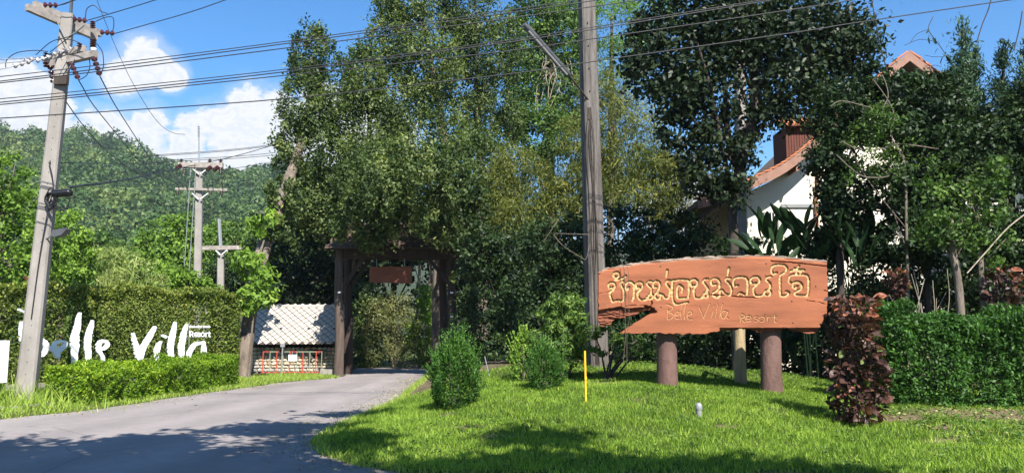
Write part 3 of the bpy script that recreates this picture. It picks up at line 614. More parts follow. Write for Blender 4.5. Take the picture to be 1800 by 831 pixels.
for q, (lb, L_, T) in enumerate([('slim pale trunk with a leafy top rising out of the clipped hedge', [lob(1668, 360, 35, 40, d), lob(1650, 400, 35, 35, d), lob(1690, 420, 35, 35, d), lob(1640, 320, 30, 25, d)], [(1690, None, d, .09), (1686, 510, d, .085), (1676, 450, d, .075), (1672, 380, d, .04)]),
                                 ('slim vine-wrapped trunk nearest the picture edge, with light green leaves', [lob(1730, 350, 35, 40, d), lob(1745, 400, 35, 35, d), lob(1715, 440, 30, 30, d), lob(1750, 300, 25, 30, d), lob(1735, 470, 25, 25, d)], [(1730, None, d, .06), (1726, 500, d, .06), (1722, 440, d, .06), (1712, 330, d, .03)])]):
    tree('slim_tree', lb, 'tree', L_, 1900, .11, 'leaf_green', tk(T), 'bark', 110+q, 6, group='slim trees behind the clipped hedge', rndbias=-.12, cr=.3)
t = thing('bare_branch', 'long bare pale branch slanting in at the picture edge', 'branch', P(1734, 442, 17.4)); B().tube(catmull([P(1700, 480, 17.4), P(1734, 442, 17.4), P(1770, 402, 17.4), P(1805, 374, 17.4), P(1850, 340, 17.4)], 4), [.014]*17, 6).build('stem', 'twig', t, True)
t = thing('bare_shrub', 'leafless pale twiggy shrub behind the clipped hedge', 'shrub', base_at(1615, 17.8)); r0 = random.Random(4)
for k in range(16):
    s = base_at(1600+r0.uniform(-18, 40), 17.8); e = P(1620+r0.uniform(-70, 50), r0.uniform(470, 540), 17.8+r0.uniform(-.4, .4)); m = s.lerp(e, .55)+Vector((r0.uniform(-.25, .25), 0, r0.uniform(.1, .4)))
    B().tube(catmull([s, m, e], 5), .008, 4).build('twig', 'twig', t)
# conifers
for q, (px, top, w_, d, lb) in enumerate([(1691, 28, 40, 25, 'tallest narrow dark conifer right of the terracotta peak'), (1713, 78, 26, 25.3, 'narrow conifer spire pressed against the tallest conifer'), (1764, 60, 44, 24.5, 'second narrow conifer near the picture edge'), (1806, 54, 44, 24, 'narrow conifer cut by the picture edge')]):
    L_ = [lob(px, top+18+h, w_*(.12+.0065*h)*.8, 34, d) for h in range(10, 190, 22)]
    tree('conifer', lb, 'conifer', L_, 6000, .14, 'leaf_cypress', tk([(px, None, d, .12), (px, 200, d, .06), (px, top+8, d, .02)]), 'bark_dark', 120+q, 3, group='narrow conifers beside the house', aspect=.28, up=.1, droop=-1.4, cr=.3, shell=.2)
# broad-leaved plants behind the board
def bigleaf_mesh(name, wfrac, bend, seed, notch=False):
    V, Fs = [], []; n = 9; r0 = random.Random(seed)
    for i in range(n):
        t = i/(n-1); wd = wfrac*math.sin(math.pi*min(1, t*.93+.05))**.7*(1-.1*t); z = -bend*t*t; y = t
        if notch: wd *= r0.uniform(.72, 1)
        V += [(-wd/2, y, z+wd*.16), (-wd/4, y, z+wd*.06), (0, y, z), (wd/4, y, z+wd*.06), (wd/2, y, z+wd*.16)]
    for i in range(n-1):
        for k in range(4): a = i*5+k; Fs.append((a, a+1, a+6, a+5))
    V += [(-.012, -.6, -.25), (.012, -.6, -.25), (.012, .02, .004), (-.012, .02, .004)]; k = n*5; Fs.append((k, k+1, k+2, k+3))
    me = raw_mesh(name, V, Fs, rnd=[r0.uniform(.3, .7) for _ in Fs]); me.polygons.foreach_set('use_smooth', [True]*len(me.polygons)); return me
BL = [bigleaf_mesh('broad_leaf', .30, .12, 1), bigleaf_mesh('broad_leaf', .36, .28, 2), bigleaf_mesh('broad_leaf', .26, .05, 3)]
def place_leaf(me, mat, parent, base, tip, roll=0., name='leaf'):
    if not me.materials: me.materials.append(MATS[mat])
    o = bpy.data.objects.new(name, me); C.objects.link(o); o.parent = parent
    y = (tip-base); L = y.length; y.normalize(); x = y.cross(Vector((0, 0, 1)))
    if x.length < .05: x = Vector((1, 0, 0))
    x.normalize(); x = (Matrix.Rotation(roll, 3, y) @ x); z = x.cross(y)
    M = Matrix((x, y, z)).transposed().to_4x4(); M = Matrix.Translation(base-root_loc(parent)) @ M @ Matrix.Scale(L, 4); o.matrix_local = M; return o
r0 = random.Random(12)
for q, (bx, d, nl, lb, sp) in enumerate([(1350, 20.3, 24, 'broad-leaved plant just above the carved board by the dark trunk', 45), (1425, 20.6, 34, 'tall broad-leaved plant before the sunlit gable wall', 50), (1505, 20.0, 30, 'dark broad-leaved plant past the end of the carved board', 55)]):
    b = base_at(bx, d); t = thing('broad_leaf_plant', lb, 'plant', b, 'broad-leaved plants behind the carved board')
    for k in range(nl):
        x0 = bx+r0.uniform(-sp, sp)*.7; y0 = r0.uniform(405, 470); dx = (x0-bx)*.8+r0.uniform(-30, 30); dd_ = d+r0.uniform(-.6, .6)
        place_leaf(BL[k % 3], 'leaf_broad', t, P(x0, y0, dd_), P(x0+dx, y0-r0.uniform(28, 58), dd_+r0.uniform(-.5, .3)), r0.uniform(-1.1, 1.1))
    for k in range(6):
        B().tube([b+Vector((r0.uniform(-.2, .2), r0.uniform(-.2, .2), -.05)), P(bx+r0.uniform(-sp, sp)*.6, 450, d)], [.025, .015], 5).build('stem', 'leaf_broad', t)
for lf in [((1411, 408), (1368, 362)), ((1416, 398), (1423, 358)), ((1450, 400), (1444, 360)), ((1340, 420), (1328, 375)), ((1470, 470), (1488, 415))]:
    place_leaf(BL[0], 'leaf_broad', bpy.data.objects['broad_leaf_plant.001'], P(*lf[0], 20.2), P(*lf[1], 20.0), r0.uniform(-.6, .6)+1.2)
# banana
BN = [bigleaf_mesh('banana_leaf', .34, .1, 5, True), bigleaf_mesh('banana_leaf', .4, .2, 6, True)]
b = base_at(120, 27.5); t = thing('banana_plant', 'young banana plant peeping over the tall hedge beside the concrete pole', 'plant', b)
for a, e, ro in [((126, 520), (130, 470), 1.4), ((112, 520), (108, 492), 1.2), ((140, 520), (163, 492), 1.0), ((118, 522), (85, 505), .6)]:
    place_leaf(BN[0], 'leaf_banana', t, P(*a, 27.5), P(*e, 27.3), ro)
o = place_leaf(BN[1], 'leaf_dry', t, P(64, 520, 27.3), P(47, 484, 27.2), 1.2, 'leaf'); o.data = BN[1].copy(); o.data.materials.clear(); o.data.materials.append(MATS['board_brown']); o['label'] = 'dried brown leaf'
B().tube([b, P(122, 520, 27.5)], [.12, .06], 8).build('stem', 'leaf_banana', t, True)
# ------------------------------------------------------------------ hedges and bushes
def hedge(name, label, A, Bp, thick, h0, h1, n, leaf, mat, seed, aspect=.55, rough=.12, stems=18, zoff=0.0, round_=.0, topbias=0.0, lump=1.0):
    """clipped hedge: front foot line A-Bp, thick measured away from the camera, height h0 at A to h1 at Bp"""
    r = np.random.default_rng(seed); A = Vector(A); Bp = Vector(Bp); t = (Bp-A).normalized(); inn = Vector((-t.y, t.x, 0)) if t.x > 0 else Vector((t.y, -t.x, 0))
    if inn.y < 0: inn = -inn
    root = thing(name, label, 'hedge', A.lerp(Bp, .5)); Ln = (Bp-A).length
    ar = np.array([Ln*(h0+h1)/2, Ln*thick, thick*h0, thick*h1, Ln*(h0+h1)/2*.35]); f = r.choice(5, n, p=ar/ar.sum())
    s = r.random(n)*Ln; q = r.random(n)*thick; e = r.random(n); H = h0+(h1-h0)*s/Ln
    s = np.where(f == 2, 0, np.where(f == 3, Ln, s)); H = h0+(h1-h0)*s/Ln
    q = np.where(f == 0, 0, np.where(f == 4, thick, q)); z = np.where(f == 1, 1.0, e)*H
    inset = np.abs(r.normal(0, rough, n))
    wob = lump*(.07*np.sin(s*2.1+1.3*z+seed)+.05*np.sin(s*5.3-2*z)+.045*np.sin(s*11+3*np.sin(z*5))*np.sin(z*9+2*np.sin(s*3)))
    N3 = np.zeros((n, 3)); ti = np.array([t.x, t.y, 0]); ii = np.array([inn.x, inn.y, 0])
    for k, v in ((0, -ii), (1, np.array([0, 0, 1.])), (2, -ti), (3, ti), (4, ii)): N3[f == k] = v
    z = z+np.where(f == 1, .06*np.sin(s*3.3+q*4)+.04*np.sin(s*8+1), 0)
    cor = np.clip(z/np.maximum(H, .1)-.8, 0, 1)*round_*H; q = q+np.where(f == 0, cor, 0); s2 = s+np.where(f == 2, cor, np.where(f == 3, -cor, 0))
    zb = zg(A.x+s2*ti[0]+q*ii[0], A.y+s2*ti[1]+q*ii[1])
    c = np.stack([A.x+s2*ti[0]+q*ii[0], A.y+s2*ti[1]+q*ii[1], zb+zoff+z], 1)-N3*(inset+wob+.02)[:, None]
    c[:, 2] = np.maximum(c[:, 2], zb+.03)
    nn = N3*.5+np.array([0, 0, .65])+r.normal(size=(n, 3))*.6; ax = r.normal(size=(n, 3))+N3*.6+np.array([0, 0, .3])
    tone = .42+.16*np.sin(s*1.3+z*2)*np.sin(s*.7+2)+r.normal(0, .22, n)+topbias*np.where(f == 1, 1, np.clip(z/np.maximum(H, .1)-.7, 0, .3)*2)-inset*1.2  # deeper-set leaves toned darker: shade of the gaps put into the leaf colour
    L = leaf*r.uniform(.6, 1.4, n)
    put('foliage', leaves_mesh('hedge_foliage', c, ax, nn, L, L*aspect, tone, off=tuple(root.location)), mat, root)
    r0 = random.Random(seed)
    for k in range(stems):
        a = A+t*(Ln*(k+.5)/stems)+inn*(thick*r0.uniform(.25, .75)); a.z = zf(a.x, a.y)-.05; b = a+Vector((r0.uniform(-.2, .2), r0.uniform(-.2, .2), (h0+h1)/2*.85))
        B().tube(catmull([a, a.lerp(b, .5)+Vector((r0.uniform(-.1, .1), 0, 0)), b], 3), .014, 5).build('stem', 'bark', root)
    return root
def gp(x, y): return Vector((x, y, zf(x, y)))
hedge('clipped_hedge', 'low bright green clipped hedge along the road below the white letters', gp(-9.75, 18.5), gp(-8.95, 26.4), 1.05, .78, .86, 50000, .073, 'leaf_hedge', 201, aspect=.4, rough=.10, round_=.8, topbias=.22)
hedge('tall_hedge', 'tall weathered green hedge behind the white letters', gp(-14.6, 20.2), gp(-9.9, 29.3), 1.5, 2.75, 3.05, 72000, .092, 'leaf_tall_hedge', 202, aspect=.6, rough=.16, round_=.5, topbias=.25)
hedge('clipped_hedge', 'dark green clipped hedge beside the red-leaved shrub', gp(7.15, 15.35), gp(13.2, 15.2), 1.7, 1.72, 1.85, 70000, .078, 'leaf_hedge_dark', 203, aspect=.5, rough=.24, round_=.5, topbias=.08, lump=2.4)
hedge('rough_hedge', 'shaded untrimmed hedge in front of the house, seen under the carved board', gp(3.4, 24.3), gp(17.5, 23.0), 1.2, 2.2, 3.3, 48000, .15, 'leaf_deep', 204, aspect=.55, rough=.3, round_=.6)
def bush(name, label, px, py, wpx, hpx, n, leaf, mat, seed, shape=(1, 1), **kw):
    p = G(px, py); d = p.y; s = d/F; t = thing(name, label, 'bush', p); r = np.random.default_rng(seed)
    R = wpx*s/2; H = hpx*s
    th = r.uniform(0, 2*np.pi, n); e = r.random(n)**.85; e = np.clip(e*(1+.10*np.sin(th*2+seed)+.07*np.sin(th*5)), 0, 1.1); prof = np.interp(e, [0, .12, .35, .6, .8, 1], [.66, .9, 1, .92, .74, .22])
    lump = 1+.16*np.sin(th*3+e*7+seed)+.13*np.sin(th*6-e*15+1)+.06*np.sin(th*13+e*23)
    rr = R*prof*lump*(1-np.abs(r.normal(0, .18, n))); lean = shape[0]*e
    c = np.stack([p.x+rr*np.cos(th)+lean*R, p.y+rr*np.sin(th), p.z+e*H], 1)
    out = np.stack([np.cos(th), np.sin(th), (e-.3)*1.2], 1)
    ax = out*.6+r.normal(size=(n, 3))*.5+np.array([0, 0, .55]); nn = r.normal(size=(n, 3))*.6+out*.3+np.array([0, 0, .6])
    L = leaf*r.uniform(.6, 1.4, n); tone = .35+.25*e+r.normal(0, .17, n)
    put('foliage', leaves_mesh('bush_foliage', c, ax, nn, L, L*kw.get('aspect', .45), tone, off=tuple(p)), mat, t)
    # sprigs standing out of the outline
    m = kw.get('sprigs', 60); r0 = random.Random(seed); sc, sa = [], []
    for k in range(m):
        ee = r0.uniform(.3, 1); tt = r0.uniform(0, 6.28); pr = np.interp(ee, [0, .12, .35, .6, .8, 1], [.66, .9, 1, .92, .74, .22])*R
        b = Vector((p.x+pr*math.cos(tt)*.9+shape[0]*ee*R, p.y+pr*math.sin(tt)*.9, p.z+ee*H)); di = Vector((math.cos(tt)*(1.1-ee), math.sin(tt)*(1.1-ee), .5+ee)).normalized(); ln = r0.uniform(.12, .38)
        for j in range(9):
            q = b+di*(ln*j/8); sc.append(tuple(q)); v = di+Vector((r0.uniform(-1, 1), r0.uniform(-1, 1), r0.uniform(-.4, .6))); sa.append(tuple(v))
    sc, sa = np.array(sc), np.array(sa); k = len(sc)
    put('sprig', leaves_mesh('sprig', sc, sa, r.normal(size=(k, 3))+[0, 0, .8], leaf*.95, leaf*.42, .62+r.normal(0, .15, k), off=tuple(p)), mat, t, 'stuff')
    for k in range(7):
        e_ = Vector((p.x+r0.uniform(-.5, .5)*R, p.y+r0.uniform(-.5, .5)*R, p.z+H*.7)); B().tube([p+Vector((r0.uniform(-.1, .1), r0.uniform(-.1, .1), -.05)), p.lerp(e_, .5), e_], [.02, .014, .008], 5).build('stem', 'bark', t)
    return t
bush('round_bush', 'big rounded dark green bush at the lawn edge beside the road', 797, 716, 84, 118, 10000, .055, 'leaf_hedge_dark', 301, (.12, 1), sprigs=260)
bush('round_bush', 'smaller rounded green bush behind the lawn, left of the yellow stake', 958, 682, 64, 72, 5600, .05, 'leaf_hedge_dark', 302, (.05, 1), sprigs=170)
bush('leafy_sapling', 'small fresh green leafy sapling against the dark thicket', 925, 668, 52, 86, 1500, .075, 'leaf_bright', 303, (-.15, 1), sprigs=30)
d = 18.6
shrub('fern_shrub', 'fresh green ferny shrub at the foot of the timber pole', 'shrub', [lob(985, 545, 32, 30, d), lob(1000, 590, 38, 35, d), lob(965, 590, 30, 30, d), lob(1010, 560, 22, 40, d), lob(995, 625, 35, 20, d)], 4800, .12, 'leaf_green', 304, 990, d, 7, aspect=.32, droop=.3, rndbias=.15, cr=.2)
shrub('weedy_shrub', 'thin weedy shrub growing at the left end of the carved board', 'shrub', [lob(1060, 600, 25, 30, 18.4), lob(1085, 610, 30, 25, 18.6), lob(1120, 610, 30, 22, 19)], 900, .09, 'leaf_green', 305, 1065, 18.4, 8)
# red-leaved shrubs: single leaves as parts
CL = []
for q in range(5):
    r0 = random.Random(40+q); n = 6; V = []; Fs = []
    for i in range(n):
        t_ = i/(n-1); wd = .62*math.sin(math.pi*(t_*.9+.06))**.8*r0.uniform(.9, 1.1); z = -.18*t_*t_+.05*math.sin(t_*7+q)
        V += [(-wd/2, t_, z+wd*.18+r0.uniform(-.03, .03)), (0, t_, z), (wd/2, t_, z+wd*.18+r0.uniform(-.03, .03))]
    for i in range(n-1):
        for k in range(2): a = i*3+k; Fs.append((a, a+1, a+4, a+3))
    for tone in range(4):
        me = raw_mesh('croton_leaf', V, Fs, rnd=[np.clip([.12, .3, .55, .95][tone]+r0.uniform(-.08, .08), 0, 1) for _ in Fs]); me.materials.append(MATS['leaf_croton']); CL.append(me)
CLG = []
for q in range(3):
    me = CL[q*4].copy(); me.materials.clear(); me.materials.append(MATS['leaf_olive']); me.attributes['rnd'].data.foreach_set('value', np.full(len(me.polygons), .55+.15*q, np.float32)); CLG.append(me)
def croton(label, px, py, wpx, hpx, d, nbig, nsmall, seed, size=.16, base_py=None):
    p = base_at(px, d) if base_py is None else G(px, base_py); d = p.y if base_py else d; s = d/F
    t = thing('croton_shrub', label, 'shrub', p); r0 = random.Random(seed); r = np.random.default_rng(seed)
    c0 = P(px, py, d); R = wpx*s/2; H = hpx*s
    def spot(k):
        e = r0.random(); th = r0.uniform(0, 6.283) if k else r0.uniform(3.3, 6.1); rr = R*(.78+.22*math.sin(th*3+e*9))*(1-.35*max(0, e-.75)*2)*(.85 if k == 0 else r0.uniform(.4, 1))
        return Vector((c0.x+rr*math.cos(th), c0.y+rr*math.sin(th), c0.z+(e-.5)*H)), th, e
    for k in range(nbig):
        b, th, e = spot(0); di = Vector((math.cos(th)+r0.uniform(-.6, .6), math.sin(th)+r0.uniform(-.6, .6), r0.uniform(-.55, .75)+.6*max(0, e-.6)))
        tone = 3 if (e > .82 and r0.random() < .75) or r0.random() < .07 else r0.choice([0, 0, 1, 1, 2])
        me = CLG[r0.randrange(3)] if r0.random() < .09 else CL[r0.randrange(5)*4+tone]; place_leaf(me, 'leaf_croton', t, b, b+di.normalized()*size*r0.choice([.5, .7, .9, 1.1, 1.35])*r0.uniform(.85, 1.15), r0.uniform(-1.5, 1.5))
    n = nsmall; q = [spot(1) for _ in range(n)]; cpt = np.array([tuple(a[0]) for a in q])
    cpt[:, 2] = np.maximum(cpt[:, 2], p.z+.05)
    o = put('foliage', leaves_mesh('croton_foliage', cpt, r.normal(size=(n, 3)), r.normal(size=(n, 3))*.6+[0, -.3, .5], size*.8*r.uniform(.6, 1.3, n), size*.42, np.clip(.25+.5*(np.array([a[2] for a in q]) > .85)*r.random(n)+r.normal(0, .18, n), 0, 1), off=tuple(p)), 'leaf_croton', t)
    for k in range(6):
        e = c0+Vector((r0.uniform(-.4, .4)*R, r0.uniform(-.3, .3)*R, H*.3)); B().tube(catmull([p+Vector((r0.uniform(-.1, .1), r0.uniform(-.1, .1), -.05)), p.lerp(e, .5), e], 3), .014, 5).build('stem', 'bark_dark', t)
    return t
croton('tall column-shaped shrub with dark red crinkled leaves in front of the clipped hedge', 1500, 632, 108, 218, 14, 290, 1700, 401, .15, 742)
croton('small red-leaved shrub rising behind the clipped hedge next to the tall red one', 1572, 500, 40, 50, 17.2, 40, 160, 402, .17)
croton('brown-red leaved shrub behind the clipped hedge beside the vine-wrapped trunk', 1765, 515, 75, 90, 17.4, 60, 300, 403, .18)

# ------------------------------------------------------------------ carved wooden sign
def vnoise(u, v, su, sv, seed):
    r = np.random.default_rng(seed); T = r.random((64, 64)); a, b = u/su, v/sv
    i, j = np.floor(a).astype(int), np.floor(b).astype(int); fa, fb = sst(a-i), sst(b-j)
    g_ = lambda x, y: T[x % 64, y % 64]
    return (g_(i, j)*(1-fa)+g_(i+1, j)*fa)*(1-fb)+(g_(i, j+1)*(1-fa)+g_(i+1, j+1)*fa)*fb-.5
def seg_dist(u, v, pts):              # distance to polyline, with interpolated width where given
    best = np.full(u.shape, 1e9); wd = np.zeros(u.shape)
    for a, b in zip(pts[:-1], pts[1:]):
        dx, dy = b[0]-a[0], b[1]-a[1]; l2 = dx*dx+dy*dy+1e-9
        t = np.clip(((u-a[0])*dx+(v-a[1])*dy)/l2, 0, 1); dd = np.hypot(u-a[0]-t*dx, v-a[1]-t*dy)
        w_ = (a[2]+(b[2]-a[2])*t) if len(a) > 2 else 0*t
        if len(a) > 2:
            k = (dd-w_/2) < (best-wd/2)
        else: k = dd < best
        best = np.where(k, dd, best); wd = np.where(k, w_, wd)
    return best, wd
def smooth2(pts, n=4):                # Catmull-Rom through 2-D (or 2-D + width) points
    pts = [np.array(p, float) for p in pts]
    if len(pts) < 3: return [tuple(p) for p in pts]
    Q = [2*pts[0]-pts[1]]+pts+[2*pts[-1]-pts[-2]]; out = []
    for i in range(1, len(Q)-2):
        p0, p1, p2, p3 = Q[i-1:i+3]
        for k in range(n):
            t = k/n; out.append(tuple(.5*(2*p1+(p2-p0)*t+(2*p0-5*p1+4*p2-p3)*t*t+(3*p1-p0-3*p2+p3)*t**3)))
    return out+[tuple(pts[-1])]
def in_poly(u, v, poly):
    c = np.zeros(u.shape, bool); n = len(poly)
    for i in range(n):
        x1, y1 = poly[i]; x2, y2 = poly[i-1]
        if y1 == y2: continue
        k = ((y1 > v) != (y2 > v)) & (u < (x2-x1)*(v-y1)/(y2-y1)+x1); c ^= k
    return c
def rays(u, v):
    a = (u-900)/F; b = (415.5-v)/F; s = 1/(cp_-b*sp_); return a*s, (sp_+b*cp_)*s
def cells_build(U, Vv, lab, h, A, nvec, back, spec, parent, backs=True):
    """U,Vv 1-D vertex coordinates; lab cell labels (-1 none); h vertex depth along nvec; plane through A with horizontal normal nvec"""
    uu, vv = np.meshgrid(U, Vv); rx, rz = rays(uu, vv); n = np.array(nvec)
    s = (A.x*n[0]+A.y*n[1])/(rx*n[0]+n[1])
    Pf = np.stack([rx*s, s, CAMZ+rz*s], -1); Fr = (Pf+h[..., None]*n).reshape(-1, 3); Bk = (Pf+back*n).reshape(-1, 3); V = np.concatenate([Fr, Bk]); N = len(Fr); nx = len(U)
    J, I = np.meshgrid(np.arange(len(Vv)-1), np.arange(nx-1), indexing='ij'); a = J*nx+I
    pad = np.pad(lab, 1, constant_values=-1); objs = []
    for k, (nm, mat) in spec.items():
        m = lab == k
        if not m.any(): continue
        q = a[m]; Q = [np.stack([q, q+nx, q+nx+1, q+1], 1)]
        for (dj, di), (e0, e1) in (((-1, 0), (0, 1)), ((1, 0), (nx+1, nx)), ((0, -1), (nx, 0)), ((0, 1), (1, nx+1))):
            nb = pad[1+dj:1+dj+lab.shape[0], 1+di:1+di+lab.shape[1]]; e = a[m & (nb == -1)]
            Q.append(np.stack([e+e0, e+e1, e+e1+N, e+e0+N], 1))
        if backs: Q.append(np.stack([q+1+N, q+nx+1+N, q+nx+N, q+N], 1))
        Q = np.concatenate(Q); ids, inv = np.unique(Q.ravel(), return_inverse=True)
        objs.append(put(nm, raw_mesh(nm, V[ids]-np.array(root_loc(parent)), quads=inv.reshape(-1, 4)), mat, parent))
    return objs
Z8 = lambda L_: [(1040+x/5.195, 440+y/5.195) for x, y in L_]
ZR = lambda L_: [(1230+x/5.192, 440+y/5.192) for x, y in L_]
Z6 = lambda L_: [(1030+x/3.078, 430+y/3.078) for x, y in L_]
big = [  # each carved character: list of strokes
 [Z8([(190, 338), (165, 345), (155, 315), (178, 293), (208, 302), (214, 330), (196, 362), (168, 385), (175, 430), (195, 466), (240, 456), (288, 461), (300, 420), (294, 360), (270, 318), (264, 293), (288, 280)])],
 [Z8([(228, 245), (205, 240), (205, 208), (238, 200), (254, 222), (238, 247), (220, 266), (262, 262), (300, 244), (312, 232)])],
 [Z8([(342, 335), (325, 360), (310, 335), (322, 298), (352, 287), (382, 302), (388, 350), (386, 420), (374, 456)])],
 [Z8([(440, 335), (412, 345), (407, 310), (436, 289), (463, 302), (465, 335), (440, 366), (420, 390), (430, 432), (455, 450), (505, 446), (530, 405), (556, 402), (558, 435), (530, 442), (505, 425)]), Z8([(545, 400), (545, 350), (520, 320), (508, 298), (528, 282), (547, 284)])],
 [Z8([(592, 333), (566, 332), (568, 295), (596, 279), (622, 297), (620, 340), (600, 380), (580, 408), (590, 440), (622, 442), (632, 410), (608, 395)]), Z8([(615, 395), (650, 405), (668, 432), (702, 436), (715, 400), (715, 350), (690, 320), (680, 295), (700, 274), (720, 276)])],
 [Z8([(692, 182), (684, 236)])],
 [Z8([(825, 378), (832, 342), (802, 318), (784, 345), (784, 420), (802, 437), (862, 436), (886, 418), (889, 292), (868, 269), (762, 270), (740, 290), (738, 420), (754, 474), (782, 491), (880, 474)])],
 [Z8([(940, 322), (912, 322), (908, 280), (937, 261), (965, 277), (965, 310), (945, 340), (934, 365), (940, 415), (962, 437), (1012, 427), (1035, 388), (1065, 394), (1062, 427), (1030, 425)]), Z8([(1050, 388), (1062, 350), (1038, 310), (1020, 283), (1040, 261), (1064, 261)])],
 [ZR([(148, 310), (114, 316), (107, 276), (136, 256), (170, 264), (183, 292), (180, 345), (150, 372), (124, 388), (132, 417), (165, 430), (188, 412), (186, 375), (205, 360), (226, 388)]), ZR([(226, 388), (255, 405), (285, 404), (290, 340), (266, 300), (240, 273), (250, 254), (278, 254)])],
 [ZR([(268, 160), (258, 226)])],
 [ZR([(348, 320), (318, 326), (309, 286), (325, 254), (372, 242), (420, 250), (438, 282), (440, 345), (434, 402)]), ZR([(352, 402), (375, 386), (408, 404)])],
 [ZR([(515, 300), (478, 305), (467, 275), (480, 250), (515, 239), (546, 256), (546, 290), (515, 320), (493, 346), (500, 397), (526, 416), (580, 407), (604, 368), (646, 370), (641, 407), (590, 405)]), ZR([(632, 366), (647, 330), (640, 296), (610, 271), (620, 245), (652, 239)])],
 [ZR([(702, 205), (670, 215), (657, 180), (668, 146), (700, 132), (770, 135), (796, 160), (785, 196), (742, 226), (735, 270), (738, 400), (760, 416), (800, 410), (816, 384), (790, 374)])],
 [ZR([(832, 296), (814, 280), (826, 240), (852, 222), (960, 222), (990, 242), (996, 300), (990, 400), (960, 413), (884, 406), (872, 386), (905, 366), (932, 350), (930, 302), (900, 289), (860, 296), (854, 330), (876, 346), (890, 328)])],
 [ZR([(832, 187), (880, 178), (952, 180)]), ZR([(906, 140), (890, 172), (886, 210)]), ZR([(868, 163), (926, 196)])]]
small = [
 [Z8([(698, 535), (693, 612)]), Z8([(678, 490), (718, 500), (742, 522), (715, 550), (700, 558), (745, 580), (742, 610), (702, 628), (693, 612)])],
 [Z8([(765, 592), (800, 580), (796, 558), (774, 560), (762, 592), (772, 622), (806, 620)])], [Z8([(826, 500), (814, 550), (820, 624)])], [Z8([(861, 490), (846, 550), (850, 622)])],
 [Z8([(880, 592), (916, 575), (906, 554), (884, 562), (874, 600), (890, 627), (916, 625)])],
 [Z6([(612, 335), (638, 398)]), Z6([(638, 398), (670, 318)])], [Z6([(690, 357), (680, 393)]), Z6([(692, 334), (694, 330)])], [Z6([(714, 320), (703, 393)])], [Z6([(740, 318), (724, 394)])],
 [Z6([(766, 360), (745, 356), (732, 380), (740, 396), (752, 394), (768, 362), (762, 390), (772, 398)])],
 [ZR([(374, 652), (372, 584), (400, 584), (410, 605), (378, 620), (410, 652)])], [ZR([(420, 622), (466, 620), (464, 600), (440, 594), (422, 616), (430, 646), (470, 641)])],
 [ZR([(530, 605), (510, 599), (500, 613), (530, 630), (524, 648), (498, 645)])], [ZR([(568, 600), (592, 612), (592, 640), (568, 650), (545, 640), (545, 612), (568, 600)])], [ZR([(621, 656), (618, 602)]), ZR([(618, 616), (642, 600)])], [ZR([(685, 588), (685, 648), (700, 650)]), ZR([(664, 606), (702, 606)])]]
OUT = [(1052, 478), (1064, 471), (1090, 466), (1120, 461), (1160, 457), (1200, 453), (1250, 450), (1300, 448), (1345, 448), (1372, 450), (1400, 453), (1454, 457), (1455, 520), (1453, 552), (1447, 562), (1441, 575), (1438, 584), (1425, 587), (1405, 583), (1385, 577), (1372, 579), (1355, 582), (1340, 584), (1322, 579), (1305, 577), (1292, 580), (1265, 582), (1240, 586), (1200, 587), (1150, 585), (1090, 586), (1112, 571), (1140, 554), (1150, 549), (1144, 544), (1128, 547), (1112, 555), (1085, 560), (1076, 565), (1074, 571), (1056, 574), (1052, 560)]
RAW = [(1048, 546), (1062, 543), (1078, 541), (1090, 538), (1100, 542), (1118, 541), (1140, 539), (1150, 541), (1154, 549), (1130, 552), (1110, 560), (1080, 580), (1048, 580)]
st = .8
U = np.arange(1048, 1460, st); Vv = np.arange(442, 592, st); uu, vv = np.meshgrid(U, Vv); uc, vc = np.meshgrid(U[:-1]+st/2, Vv[:-1]+st/2)
wob = lambda u, v: (u+1.6*vnoise(u, v, 5, 5, 1), v+2.6*vnoise(u, v, 6, 9, 2)+1.4*vnoise(u, v, 2.5, 3, 3))
ou, ov = wob(uc, vc); inside = in_poly(ou, ov, OUT)
tx = [p[0] for p in OUT[:12]]; ty = [p[1] for p in OUT[:12]]
lab = np.where(inside, 0, -1)
lab[inside & (vc < np.interp(uc, tx, ty)+np.interp(uc, [1050, 1100, 1160, 1250, 1340, 1454], [1.5, 3.5, 4, 5, 2.2, 3.6])+3*vnoise(uc, vc, 14, 3, 5))] = 1
lab[inside & in_poly(uc+3*vnoise(uc, vc, 6, 4, 6), vc+4*vnoise(uc, vc, 8, 4, 7), RAW)] = 2
lab[inside & (vc > np.interp(uc, [1250, 1270, 1300, 1330, 1360, 1380, 1420, 1445], [600, 579, 576, 577, 577, 573, 579, 577])+4*vnoise(uc, vc, 9, 6, 8))] = 3
m2 = 1.0/82.3                          # metres per picture pixel on the board
h = .012*vnoise(uu, vv, 60, 25, 10)+.005*vnoise(uu, vv, 20, 5, 11)
rawm = in_poly(uu, vv, RAW) | (vv > 576+0*uu)*(uu > 1265)
h = h+np.where(rawm, .05+.07*(vnoise(uu, vv, 22, 3.2, 12)+.5)+.05*vnoise(uu, vv, 6, 2, 13), 0)
h = h+np.where(vv < np.interp(uu, tx, ty)+5, .008+.05*(vnoise(uu, vv, 18, 2.2, 14)+.2), 0)
for c, wd, dp in (([(1356, 459), (1400, 462), (1425, 465), (1455, 468)], 2.0, .05), ([(1250, 518), (1275, 519), (1300, 521.5), (1318, 522.5), (1332, 523.5)], 1.9, .05), ([(1417, 528), (1440, 531), (1456, 536.5)], 1.1, .03), ([(1134, 538), (1144, 540), (1154, 548)], 3, .08), ([(1145, 528), (1147, 532), (1144, 538)], 2.0, .06), ([(1448, 510), (1456, 512)], 1.4, .05), ([(1052, 516), (1072, 513)], .9, .02), ([(1100, 538), (1120, 536), (1137, 537)], 1.2, .03)):
    dd, _ = seg_dist(uu, vv, c); h = h+dp*sst((wd/2-dd+1*vnoise(uu, vv, 4, 2, 15))/1.0+.35)
